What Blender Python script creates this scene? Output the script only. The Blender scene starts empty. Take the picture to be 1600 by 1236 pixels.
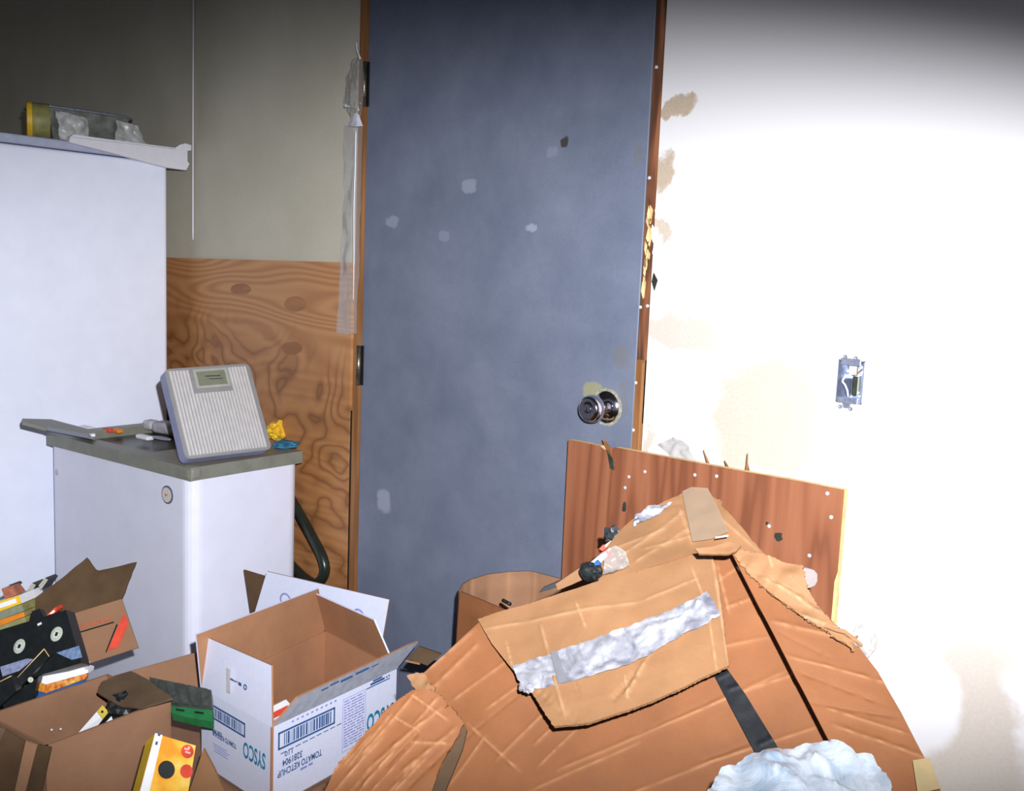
import bpy, bmesh, math, random
from mathutils import Vector, Matrix, noise
random.seed(4)
SC = bpy.context.scene
COL = SC.collection
# ------------------------------------------------------------------ camera
FPX = 1500.0
yaw, pit, rol = math.radians(43.2), math.radians(6.84), math.radians(2.3)
CAM = Vector((0, -1.6, 1.27))
FW = Vector((-math.sin(yaw)*math.cos(pit), math.cos(yaw)*math.cos(pit), -math.sin(pit)))
_r = Vector((math.cos(yaw), math.sin(yaw), 0)); _u = _r.cross(FW)
RT = _r*math.cos(rol) + _u*math.sin(rol); UP = RT.cross(FW)
cd = bpy.data.cameras.new('camera'); cam = bpy.data.objects.new('camera', cd); COL.objects.link(cam)
cd.sensor_width = 36; cd.lens = 36*FPX/1600; cd.clip_start = 0.02
M = Matrix((RT, UP, -FW)).transposed().to_4x4(); M.translation = CAM
cam.matrix_world = M
SC.camera = cam
# ------------------------------------------------------------------ light: the camera's own flash, dim room
w = bpy.data.worlds.new('room_light'); SC.world = w; w.use_nodes = True
w.node_tree.nodes['Background'].inputs[0].default_value = (0.80, 0.86, 1.0, 1)
w.node_tree.nodes['Background'].inputs[1].default_value = 0.14
fl = bpy.data.lights.new('camera_flash', 'SPOT'); fo = bpy.data.objects.new('camera_flash', fl); COL.objects.link(fo)
fo.location = CAM + RT*0.06 + UP*0.10 - FW*0.02
_aim = (FW + RT*(-0.06) - UP*0.09).normalized()
fo.rotation_euler = _aim.to_track_quat('-Z', 'Y').to_euler()
fo.scale = (2.7, 1, 1)
fl.energy = 365; fl.spot_size = math.radians(54); fl.spot_blend = 0.9; fl.shadow_soft_size = 0.012
fl.color = (0.95, 0.97, 1.0)
SC.view_settings.view_transform = 'Standard'; SC.view_settings.look = 'None'
SC.view_settings.gamma = 1; SC.view_settings.use_curve_mapping = False
SC.view_settings.exposure = 0.0

# ------------------------------------------------------------------ helpers
def ray(x, y): return FW + RT*((x-800)/FPX) - UP*((y-618)/FPX)
def D(x, y, d): return CAM + ray(x, y)*d
def onx(x, y, v): r = ray(x, y); return CAM + r*((v-CAM.x)/r.x)
def ony(x, y, v): r = ray(x, y); return CAM + r*((v-CAM.y)/r.y)
def onz(x, y, v): r = ray(x, y); return CAM + r*((v-CAM.z)/r.z)

def onpl(x, y, p0, p1, p2):
    n = (p1-p0).cross(p2-p0); r = ray(x, y); return CAM + r*((p0-CAM).dot(n)/r.dot(n))
def tag(o, label=None, cat=None, group=None, kind=None):
    if label: o['label'] = label
    if cat: o['category'] = cat
    if group: o['group'] = group
    if kind: o['kind'] = kind
    return o
def empty(name, loc, label=None, cat=None, group=None, kind=None):
    o = bpy.data.objects.new(name, None); COL.objects.link(o); o.location = loc; o.empty_display_size = 0.05
    return tag(o, label, cat, group, kind)
def root_of(o):
    while o.parent: o = o.parent
    return o
def make(name, verts, faces, mats, parent=None, mi=None, smooth=False, wear=None, uv=None):
    """vertices are in world space; children are moved into their thing's space"""
    off = Vector((0, 0, 0)); q = parent
    while q: off = off + q.location; q = q.parent
    me = bpy.data.meshes.new(name)
    me.from_pydata([Vector(v)-off for v in verts], [], faces)
    if not isinstance(mats, (list, tuple)): mats = [mats]
    for m_ in mats: me.materials.append(m_)
    if mi:
        for p, k in zip(me.polygons, mi): p.material_index = k
    if smooth:
        for p in me.polygons: p.use_smooth = True
    if wear:
        a = me.attributes.new('wear', 'FLOAT', 'POINT')
        a.data.foreach_set('value', wear)
    me.update()
    o = bpy.data.objects.new(name, me); COL.objects.link(o)
    if parent: o.parent = parent
    return o
def from_bm(name, bm, mat, parent=None, smooth=False, fix=True):
    if fix: bmesh.ops.recalc_face_normals(bm, faces=bm.faces)
    vs = [v.co.copy() for v in bm.verts]; bm.verts.index_update()
    fs = [[v.index for v in f.verts] for f in bm.faces]
    mi = [f.material_index for f in bm.faces]
    bm.free()
    return make(name, vs, fs, mat, parent, mi, smooth)
def box_bm(lo, hi, bev=0.0, seg=2, rot=0.0, vert_only=False):
    bm = bmesh.new(); bmesh.ops.create_cube(bm, size=1)
    lo, hi = Vector(lo), Vector(hi); c = (lo+hi)/2; s = hi-lo
    for v in bm.verts: v.co = Vector((v.co.x*s.x, v.co.y*s.y, v.co.z*s.z))
    if bev:
        es = [e for e in bm.edges if (not vert_only) or abs((e.verts[0].co-e.verts[1].co).z) > 1e-6]
        bmesh.ops.bevel(bm, geom=es, offset=bev, segments=seg, profile=0.5, affect='EDGES')
    bmesh.ops.rotate(bm, verts=bm.verts, matrix=Matrix.Rotation(rot, 3, 'Z'), cent=(0, 0, 0))
    for v in bm.verts: v.co += c
    return bm
def box(name, lo, hi, mat, parent=None, bev=0.0, seg=2, rot=0.0, smooth=False, vert_only=False):
    return from_bm(name, box_bm(lo, hi, bev, seg, rot, vert_only), mat, parent, smooth)
def slab(name, P, t, mats, parent=None, mi=None, n=None):
    """polygon P (outer side) with thickness t away from the outer normal; mats[0] outer, mats[1] the rest"""
    P = [Vector(p) for p in P]; k = len(P)
    nn = Vector((0, 0, 0))
    for i in range(k):
        a, b = P[i], P[(i+1) % k]; nn += a.cross(b)
    nn = n if n is not None else nn.normalized()
    if (CAM - P[0]).dot(nn) < 0 and n is None: nn = -nn
    Q = [p - nn*t for p in P]
    fs = [list(range(k)), list(range(2*k-1, k-1, -1))]
    for i in range(k): fs.append([i, i+k, (i+1) % k+k, (i+1) % k])
    if not isinstance(mats, (list, tuple)): mats = [mats]
    m = [0] + [len(mats)-1]*(k+1)
    o = make(name, P+Q, fs, mats, parent, m)
    bm = bmesh.new(); bm.from_mesh(o.data); bmesh.ops.recalc_face_normals(bm, faces=bm.faces); bm.to_mesh(o.data); bm.free()
    return o
def polyline(pts, n):
    pts = [Vector(p) for p in pts]
    L = [0]
    for a, b in zip(pts, pts[1:]): L.append(L[-1]+max((b-a).length, 1e-9))
    out = []
    for i in range(n+1):
        s = L[-1]*i/n; k = 0
        while k < len(L)-2 and s > L[k+1]: k += 1
        out.append(pts[k].lerp(pts[k+1], (s-L[k])/(L[k+1]-L[k])))
    return out
def segd(x, y, c):
    x0, y0, x1, y1 = c[:4]; dx, dy = x1-x0, y1-y0
    t = max(0, min(1, ((x-x0)*dx+(y-y0)*dy)/(dx*dx+dy*dy+1e-9)))
    return math.hypot(x-x0-t*dx, y-y0-t*dy)
def sheet(name, top, bottom, left, right, mat, parent=None, dfun=None, off=0.0, nu=60, nv=40, amp=0.002, freq=9.0,
          creases=(), thick=0.004, jag=0.0, world=False, seed=0.0, smooth=True, sharp=0.0):
    """Coons patch through four measured borders, with thickness, creases and crumple"""
    def pt(p):
        if len(p) == 3: return Vector(p)
        return Vector((p[0], p[1], dfun(p[0], p[1]) + off))
    S = 1000.0
    def pl(b, n):
        q = [pt(p) for p in b]
        if not world: q = [Vector((p.x, p.y, p.z*S)) for p in q]
        r = polyline(q, n)
        if not world: r = [Vector((p.x, p.y, p.z/S)) for p in r]
        return r
    T, B, Lf, Rg = pl(top, nu), pl(bottom, nu), pl(left, nv), pl(right, nv)
    vs, wr = [], []
    for j in range(nv+1):
        v = j/nv
        for i in range(nu+1):
            u = i/nu
            p = T[i]*(1-v)+B[i]*v + Lf[j]*(1-u)+Rg[j]*u - (T[0]*(1-u)*(1-v)+T[nu]*u*(1-v)+B[0]*(1-u)*v+B[nu]*u*v)
            if jag and (i in (0, nu) or j in (0, nv)):
                p = p + Vector((noise.noise(Vector((i*.31, j*.31, seed))), noise.noise(Vector((i*.31, j*.31, seed+9))), 0))*jag
            if world: w_ = p.copy(); px_, py_ = 0, 0
            else: w_ = D(p.x, p.y, p.z); px_, py_ = p.x, p.y
            h, wv = 0.0, 0.0
            for c in creases:
                dd = segd(px_, py_, c)
                if dd > c[4]*4: continue
                L_ = math.hypot(c[2]-c[0], c[3]-c[1])+1; tp = ((px_-c[0])*(c[2]-c[0])+(py_-c[1])*(c[3]-c[1]))/L_/L_
                k_ = min(1, max(0.0, min(tp, 1-tp)*6+.25))*(.65+.8*noise.noise(Vector((tp*9, c[0], c[1]))))
                h += .7*k_*c[5]*math.exp(-(dd/c[4])**2); wv += k_*(1.0 if c[5] > 0 else 0.15)*math.exp(-(dd/(c[4]*0.55))**2)
            vs.append((w_, h)); wr.append(min(1.0, wv))
    W = nu+1
    P = [a for a, h in vs]; N = []
    for j in range(nv+1):
        for i in range(nu+1):
            a = P[j*W+min(i+1, nu)]-P[j*W+max(i-1, 0)]; b = P[min(j+1, nv)*W+i]-P[max(j-1, 0)*W+i]
            n = a.cross(b)
            if n.length < 1e-12: n = -FW.copy()
            n.normalize()
            if n.dot(CAM-P[j*W+i]) < 0 and abs(n.dot((CAM-P[j*W+i]).normalized())) > .12: n = -n
            N.append(n)
    n0 = sum(N, Vector((0, 0, 0))).normalized()
    V = []
    for k, (p, h) in enumerate(vs):
        n = N[k] if N[k].dot(n0) > 0 else -N[k]; N[k] = n
        q = p*freq+Vector((seed*3.1, seed, seed*1.7))
        dz = noise.fractal(q, 1.0, 2.0, 3)*amp if not sharp else (abs(noise.noise(q))+.5*abs(noise.noise(q*2.1))-.35)*amp*2
        V.append(p + n*(dz+h))
    base = len(V); fs = []
    for j in range(nv):
        for i in range(nu):
            fs.append([j*W+i, j*W+i+1, (j+1)*W+i+1, (j+1)*W+i])
    if thick:
        V2 = [v - N[k]*thick for k, v in enumerate(V)]
        fs2 = [[a+base for a in reversed(f)] for f in fs]
        rim = [i for i in range(W)] + [j*W+nu for j in range(1, nv+1)] + [nv*W+i for i in range(nu-1, -1, -1)] + [j*W for j in range(nv-1, 0, -1)]
        for a, b in zip(rim, rim[1:]+rim[:1]): fs2.append([b, a, a+base, b+base])
        V = V+V2; fs = fs+fs2; wr = wr+[0.0]*base
    o = make(name, V, fs, mat, parent, None, smooth, wr)
    if thick:
        bm = bmesh.new(); bm.from_mesh(o.data); bmesh.ops.recalc_face_normals(bm, faces=bm.faces)
        for e in bm.edges:
            if len(e.link_faces) == 2 and e.calc_face_angle(0) > 1.0: e.smooth = False
        bm.to_mesh(o.data); bm.free()
    return o
def tube(name, pts, r, mat, parent=None, n=10, m=40, closed=False):
    P = [Vector(p) for p in pts]
    if len(P) > 2:
        out = []
        for i in range(m+1):
            t = i/m*(len(P)-1); k = min(int(t), len(P)-2); f = t-k
            a, b, c, d = P[max(k-1, 0)], P[k], P[k+1], P[min(k+2, len(P)-1)]
            out.append(0.5*((2*b)+(c-a)*f+(2*a-5*b+4*c-d)*f*f+(3*b-a-3*c+d)*f**3))
        P = out
    vs, fs = [], []
    for i, p in enumerate(P):
        t = (P[min(i+1, len(P)-1)]-P[max(i-1, 0)]).normalized()
        a = t.cross(Vector((0.13, 0.21, 0.97))).normalized(); b = t.cross(a)
        rr = r(i/(len(P)-1)) if callable(r) else r
        for k in range(n):
            vs.append(p+(a*math.cos(2*math.pi*k/n)+b*math.sin(2*math.pi*k/n))*rr)
    for i in range(len(P)-1):
        for k in range(n): fs.append([i*n+k, i*n+(k+1) % n, (i+1)*n+(k+1) % n, (i+1)*n+k])
    fs.append(list(range(n))[::-1]); fs.append([(len(P)-1)*n+k for k in range(n)])
    return make(name, vs, fs, mat, parent, None, True)
def lathe(name, c, axis, prof, mat, parent=None, n=36, smooth=True, cap=True):
    axis = Vector(axis).normalized(); a = axis.cross(Vector((0.3, 0.1, 0.95))).normalized(); b = axis.cross(a); c = Vector(c)
    vs, fs = [], []
    for (r, h) in prof:
        for k in range(n):
            vs.append(c+axis*h+(a*math.cos(2*math.pi*k/n)+b*math.sin(2*math.pi*k/n))*r)
    for i in range(len(prof)-1):
        for k in range(n): fs.append([i*n+k, i*n+(k+1) % n, (i+1)*n+(k+1) % n, (i+1)*n+k])
    if cap:
        fs.append(list(range(n))[::-1]); fs.append([(len(prof)-1)*n+k for k in range(n)])
    o = make(name, vs, fs, mat, parent, None, smooth)
    bm = bmesh.new(); bm.from_mesh(o.data); bmesh.ops.recalc_face_normals(bm, faces=bm.faces)
    for e in bm.edges:
        if len(e.link_faces) == 2 and e.calc_face_angle(0) > 0.7: e.smooth = False
    bm.to_mesh(o.data); bm.free()
    return o
def quad_print(name, O, ux, uy, rects, mat, parent, lift=0.0008):
    """flat printed rectangles (x0,y0,x1,y1) in the frame O, ux, uy (metres)"""
    O, ux, uy = Vector(O), Vector(ux).normalized(), Vector(uy).normalized(); n = ux.cross(uy).normalized()
    if n.dot(CAM-O) < 0: n = -n
    vs, fs = [], []
    for (x0, y0, x1, y1) in rects:
        k = len(vs)
        for (x, y) in ((x0, y0), (x1, y0), (x1, y1), (x0, y1)): vs.append(O+ux*x+uy*y+n*lift)
        fs.append([k, k+1, k+2, k+3])
    return make(name, vs, fs, mat, parent)
def text(name, s, O, ux, uy, size, mat, parent, bold=0.0, width=None, lift=0.001):
    cu = bpy.data.curves.new('t', 'FONT'); cu.body = s; cu.size = 1.0; cu.offset = bold; cu.align_x = 'LEFT'; cu.resolution_u = 3
    o = bpy.data.objects.new('t', cu); COL.objects.link(o)
    bpy.context.view_layer.update()
    me = bpy.data.meshes.new_from_object(o.evaluated_get(bpy.context.evaluated_depsgraph_get()))
    bpy.data.objects.remove(o); bpy.data.curves.remove(cu)
    O, ux, uy = Vector(O), Vector(ux).normalized(), Vector(uy).normalized(); n = ux.cross(uy).normalized()
    if n.dot(CAM-O) < 0: n = -n
    xs = [v.co.x for v in me.vertices]; wd = max(xs)-min(xs)
    sx = (width/wd) if width else size
    vs = [O+ux*(v.co.x*sx)+uy*(v.co.y*size)+n*lift for v in me.vertices]
    fs = [list(p.vertices) for p in me.polygons]
    bpy.data.meshes.remove(me)
    return make(name, vs, fs, mat, parent)
def barcode(O, ux, uy, W_, H_, mat, parent, sd):
    rnd = random.Random(sd); r = []
    f = 0.004
    r += [(0, 0, W_, f), (0, H_-f, W_, H_), (0, 0, f, H_), (W_-f, 0, W_, H_)]
    x = W_*0.10
    while x < W_*0.92:
        b = rnd.choice((.0012, .0022, .0034, .0046)); r.append((x, f*1.4, min(x+b, W_*.93), H_-f*1.4)); x += b+rnd.choice((.0012, .002, .003))
    quad_print('barcode', O, ux, uy, r, mat, parent)

# ------------------------------------------------------------------ materials
class NT:
    def __init__(s, name):
        s.m = bpy.data.materials.new(name); s.m.use_nodes = True; s.t = s.m.node_tree; s.n = s.t.nodes; s.l = s.t.links
        s.b = s.n['Principled BSDF']; s.out = s.n['Material Output']
    def new(s, typ, **kw):
        q = s.n.new(typ)
        for k, v in kw.items(): setattr(q, k, v)
        return q
    def set(s, q, i, v):
        if hasattr(v, 'is_linked') or isinstance(v, bpy.types.NodeSocket): s.l.new(v, q.inputs[i])
        else: q.inputs[i].default_value = v
    def math(s, op, a, b=0.0, c=None, clamp=False):
        q = s.new('ShaderNodeMath', operation=op); q.use_clamp = clamp
        s.set(q, 0, a); s.set(q, 1, b)
        if c is not None: s.set(q, 2, c)
        return q.outputs[0]
    def coord(s, scale=(1, 1, 1), loc=(0, 0, 0)):
        tc = s.new('ShaderNodeTexCoord'); mp = s.new('ShaderNodeMapping')
        mp.inputs['Scale'].default_value = scale; mp.inputs['Location'].default_value = loc
        s.l.new(tc.outputs['Object'], mp.inputs[0]); return mp.outputs[0]
    def noise(s, co, scale, detail=4, rough=0.6, dist=0.0):
        q = s.new('ShaderNodeTexNoise'); s.l.new(co, q.inputs['Vector'])
        q.inputs['Scale'].default_value = scale; q.inputs['Detail'].default_value = detail
        q.inputs['Roughness'].default_value = rough; q.inputs['Distortion'].default_value = dist
        return q.outputs['Fac']
    def ramp(s, fac, stops):
        q = s.new('ShaderNodeValToRGB'); s.l.new(fac, q.inputs[0]); e = q.color_ramp.elements
        while len(e) < len(stops): e.new(0.5)
        for k, (p, c) in zip(e, stops): k.position = p; k.color = (*c, 1) if len(c) == 3 else c
        return q.outputs[0]
    def mix(s, f, a, b, mode='MIX'):
        q = s.new('ShaderNodeMix', data_type='RGBA', blend_type=mode); q.clamp_factor = True
        s.set(q, 0, f)
        for i, v in ((6, a), (7, b)):
            if isinstance(v, tuple): q.inputs[i].default_value = (*v[:3], 1)
            else: s.l.new(v, q.inputs[i])
        return q.outputs[2]
    def bump(s, h, strength=0.3, dist=0.002):
        q = s.new('ShaderNodeBump'); q.inputs['Strength'].default_value = strength; q.inputs['Distance'].default_value = dist
        s.l.new(h, q.inputs['Height']); s.l.new(q.outputs[0], s.b.inputs['Normal'])
    def col(s, c, rough=0.6, metal=0.0, spec=0.4):
        if isinstance(c, tuple): s.b.inputs['Base Color'].default_value = (*c[:3], 1)
        else: s.l.new(c, s.b.inputs['Base Color'])
        s.b.inputs['Roughness'].default_value = rough; s.b.inputs['Metallic'].default_value = metal
        s.b.inputs['Specular IOR Level'].default_value = spec
        return s.m
    def blobs(s, co, L, soft=0.35, warp=None):
        """mask of ellipses (cx,cz,rx,rz,weight) in the x-z plane of the thing"""
        sp = s.new('ShaderNodeSeparateXYZ'); s.l.new(co, sp.inputs[0])
        x, z = sp.outputs[0], sp.outputs[2]
        if warp is not None:
            x = s.math('ADD', x, s.math('MULTIPLY', s.math('SUBTRACT', warp[0], .5), warp[2]))
            z = s.math('ADD', z, s.math('MULTIPLY', s.math('SUBTRACT', warp[1], .5), warp[2]))
        tot = None
        for (cx, cz, rx, rz, wt) in L:
            a = s.math('DIVIDE', s.math('SUBTRACT', x, cx), rx); b = s.math('DIVIDE', s.math('SUBTRACT', z, cz), rz)
            # superellipse for patchy rectangles
            d = s.math('ADD', s.math('POWER', s.math('ABSOLUTE', a), 3.0), s.math('POWER', s.math('ABSOLUTE', b), 3.0))
            q = s.new('ShaderNodeMapRange'); q.interpolation_type = 'SMOOTHSTEP'
            s.l.new(d, q.inputs[0]); q.inputs[1].default_value = 1+soft; q.inputs[2].default_value = 1-soft
            q.inputs[3].default_value = 0; q.inputs[4].default_value = wt
            tot = q.outputs[0] if tot is None else s.math('MAXIMUM', tot, q.outputs[0])
        return tot

def plain(name, c, rough=0.6, metal=0.0, var=0.08, scale=40, bump=0.0, spec=0.4):
    t = NT(name); co = t.coord(); n = t.noise(co, scale)
    dk = tuple(v*(1-var) for v in c); lt = tuple(min(1, v*(1+var)) for v in c)
    m = t.col(t.ramp(n, [(0.3, dk), (0.7, lt)]), rough, metal, spec)
    if bump: t.bump(n, bump, 0.002)
    return m
def cardboard(name, c, light=(0.80, 0.60, 0.38), stripe=0.04, axis=(1, 1, 220), rough=0.75, mottled=0.16):
    t = NT(name)
    co = t.coord(); n = t.noise(co, 7, 5, .6); g = t.noise(co, 260, 2, .7)
    st = t.noise(t.coord(axis), 1.0, 3, .6)
    dk = tuple(v*(1-mottled) for v in c); lt = tuple(min(1, v*(1+mottled)) for v in c)
    base = t.ramp(n, [(0.32, dk), (0.68, lt)])
    base = t.mix(t.math('MULTIPLY', g, .28), base, tuple(v*.55 for v in c))
    base = t.mix(t.math('MULTIPLY', st, stripe*4), base, tuple(v*.7 for v in c))
    at = t.new('ShaderNodeAttribute', attribute_name='wear')
    base = t.mix(t.math('MULTIPLY', at.outputs['Fac'], .5), base, light)
    t.bump(t.math('ADD', t.math('MULTIPLY', g, .5), st), .18, .0015)
    return t.col(base, rough, 0, .3)
def wood(name, stops, stretch, freq, scale=1.0, warp=.5, rough=.55, fine=0.35, fine_s=(1, 1, 1), loc=(0, 0, 0)):
    t = NT(name)
    co = t.coord(stretch, loc)
    n = t.noise(co, scale, 2, .45, warp)
    s_ = t.math('SINE', t.math('MULTIPLY', n, freq)); s_ = t.math('MULTIPLY_ADD', s_, .5, .5)
    big = t.noise(co, scale*.6, 2, .5)
    fn = t.noise(t.coord(fine_s), 1.0, 4, .7)
    fac = t.math('ADD', t.math('MULTIPLY', s_, .62), t.math('MULTIPLY', big, .38))
    c = t.ramp(fac, stops)
    c = t.mix(t.math('MULTIPLY', fn, fine), c, stops[0][1])
    t.bump(t.math('ADD', s_, fn), .12, .0015)
    return t.col(c, rough, 0, .35)

OR = (0.205, 0.075, 0.026)
M_card = cardboard('cardboard_orange', OR, (0.42, 0.21, 0.10))
M_card_tan = cardboard('cardboard_tan', (0.265, 0.132, 0.060), (0.46, 0.29, 0.16))
M_card_brown = cardboard('cardboard_brown', (0.29, 0.15, 0.085), (0.4, .22, .12))
M_card_olive = cardboard('cardboard_dirty', (0.085, 0.047, 0.022), (0.2, .12, .07), mottled=.4)
M_card_grey = cardboard('cardboard_grey_dirty', (0.12, 0.075, 0.043), (0.2, .13, .08), mottled=.4)
M_card_in = cardboard('cardboard_inside', (0.38, 0.185, 0.098), (0.4, .25, .14), axis=(150, 150, 1))
M_card_white = plain('white_printed_board', (0.66, 0.68, 0.84), .55, var=.03, scale=90)
M_ink = plain('blue_ink', (0.03, 0.09, 0.24), .6, var=.1)
M_ink_teal = plain('teal_ink', (0.02, 0.19, 0.33), .6, var=.2, scale=120)
M_ink_lav = plain('pale_blue_ink', (0.26, 0.27, 0.55), .6, var=.2, scale=200)
M_red = plain('red_print', (0.62, 0.06, 0.03), .6, var=.2)
M_redfaint = plain('faded_red_print', (0.45, 0.10, 0.05), .7, var=.3, scale=150)
M_white = plain('white_enamel', (0.80, 0.83, 0.98), .35, var=.03, scale=12, spec=.5)
M_white_w = plain('washer_white_plastic', (0.72, 0.72, 0.85), .32, var=.03, scale=14, spec=.5)
M_wplastic = plain('white_plastic', (0.74, 0.73, 0.80), .4, var=.03)
M_grey = plain('grey_plastic', (0.20, 0.20, 0.165), .45, var=.12, scale=25)
M_grey_dk = plain('dark_grey_plastic', (0.05, 0.055, 0.05), .3, var=.2)
M_black = plain('black_plastic', (0.012, 0.014, 0.015), .35, var=.3, scale=60)
M_black_rub = plain('black_rubber', (0.014, 0.018, 0.014), .28, var=.2)
M_btape = plain('black_vinyl_tape', (0.008, 0.009, 0.012), .5, var=.3, scale=90, spec=.12)
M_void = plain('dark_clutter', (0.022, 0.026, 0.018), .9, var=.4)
M_yellow = plain('yellow_card', (0.75, 0.46, 0.03), .5, var=.15)
M_orange = plain('orange_card', (0.72, 0.22, 0.02), .5, var=.15)
M_green = plain('green_plastic', (0.02, 0.16, 0.05), .45, var=.2)
M_blue = plain('blue_plastic', (0.02, 0.10, 0.30), .45, var=.2)
M_paper = plain('white_paper', (0.80, 0.80, 0.84), .5, var=.03)
M_chrome = plain('chrome', (0.62, 0.60, 0.68), .12, 1.0, var=.05)
M_steel = plain('galvanised_steel', (0.42, 0.46, 0.60), .35, .8, var=.25, scale=120)
M_brass = plain('worn_brass_hinge', (0.30, 0.24, 0.17), .3, .9, var=.3)
M_nail = plain('nail_head', (0.75, 0.78, 0.85), .3, .4, var=.1)
M_hub = plain('cassette_hub', (0.52, 0.55, 0.47), .35, var=.12, scale=90)
M_oliveyel = plain('faded_yellow_case', (0.27, 0.25, 0.09), .5, var=.25)

def transparent(name, c, alpha, rough=.15):
    t = NT(name); m = t.col(c, rough, 0, .8)
    lw = t.new('ShaderNodeLayerWeight'); lw.inputs[0].default_value = .45
    a = t.math('MULTIPLY_ADD', lw.outputs['Facing'], .5, alpha, clamp=True)
    t.l.new(a, t.b.inputs['Alpha']); return m
M_film = transparent('clear_plastic_film', (0.62, 0.60, 0.60), .16, .12)
M_film2 = transparent('cloudy_plastic_film', (0.42, 0.41, 0.40), .22, .2)
M_tape_clear = transparent('yellowed_packing_tape', (0.36, 0.26, 0.18), .4, .35)

def duct():
    t = NT('silver_duct_tape'); co = t.coord((1, 1, 1)); n = t.noise(co, 22, 4, .6, 1.0); g = t.noise(co, 200, 2)
    c = t.ramp(n, [(0.35, (0.22, .22, .27)), (0.6, (0.52, .52, .58))])
    t.bump(t.math('ADD', n, t.math('MULTIPLY', g, .2)), .5, .004)
    return t.col(c, .33, .45, .5)
M_duct = duct()
def bag():
    t = NT('pale_blue_plastic_bag'); co = t.coord(); n = t.noise(co, 18, 5, .65, 1.2)
    c = t.ramp(n, [(0.3, (0.20, .27, .36)), (0.6, (0.42, .46, .52))])
    t.bump(n, .5, .006); return t.col(c, .25, 0, .5)
M_bag = bag()

# plywood of the wainscot: flowing horizontal figure
def fir():
    t = NT('fir_plywood'); co = t.coord((.42, 1, 2.4), (3.1, 0, .4))
    n = t.noise(co, 1.4, 2, .45, .1); a = t.math('MULTIPLY_ADD', t.math('SINE', t.math('MULTIPLY', n, 190)), .5, .5)
    base = t.ramp(a, [(0.0, (0.40, .18, .070)), (0.5, (0.47, .225, .09)), (1.0, (0.53, .27, .115))])
    # darker contour figure of the lower sheet
    c2 = t.coord((1.5, 1, 2.2), (1.2, 0, 2.0)); m = t.noise(c2, 1.35, 3, .5, .3)
    ln = t.math('POWER', t.math('ABSOLUTE', t.math('SINE', t.math('MULTIPLY', m, 60))), .55)
    ln = t.math('SUBTRACT', 1.0, ln, clamp=True)
    sp = t.new('ShaderNodeSeparateXYZ'); t.l.new(t.coord(), sp.inputs[0])
    mk = t.new('ShaderNodeMapRange'); mk.interpolation_type = 'SMOOTHSTEP'
    t.l.new(t.math('ADD', sp.outputs[2], t.math('MULTIPLY', sp.outputs[0], .12)), mk.inputs[0])
    mk.inputs[1].default_value = .86; mk.inputs[2].default_value = .66; mk.inputs[3].default_value = 0; mk.inputs[4].default_value = 1
    base = t.mix(t.math('MULTIPLY', mk.outputs[0], .55), base, (0.40, .175, .06))
    base = t.mix(t.math('MULTIPLY', t.math('MULTIPLY', ln, mk.outputs[0]), 1.0, clamp=True), base, (0.16, .06, .02))
    fn = t.noise(t.coord((14, 1, 260)), 1.0, 4, .7)
    base = t.mix(t.math('MULTIPLY', fn, .42), base, (0.30, .125, .045))
    t.bump(t.math('ADD', a, fn), .1, .0012)
    return t.col(base, .5, 0, .35)
M_ply = fir()
M_ply_panel = wood('stained_plywood', [(0.0, (0.10, .032, .015)), (0.30, (0.25, .085, .040)), (0.85, (0.33, .125, .062))],
             (7.5, 1, .6), 30, 2.0, .15, .55, .35, (240, 1, 9), (1.3, 0, .2))
M_plug = wood('plywood_plug', [(0.2, (0.27, .115, .045)), (0.8, (0.37, .165, .065))], (2, 1, 12), 20, 1.5)
M_jamb = wood('reddish_stud_wood', [(0.15, (0.05, .022, .012)), (0.45, (0.30, .11, .05)), (0.85, (0.46, .20, .10))], (25, 1, 3.5), 9, 1.2, .5, .6)
M_jamb_new = wood('honey_pine', [(0.15, (0.20, .08, .025)), (0.85, (0.36, .17, .065))], (40, 1, 2), 12, 1.2, .3, .5)
M_edge = plain('raw_plywood_edge', (0.72, 0.50, 0.22), .7, var=.2)

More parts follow.
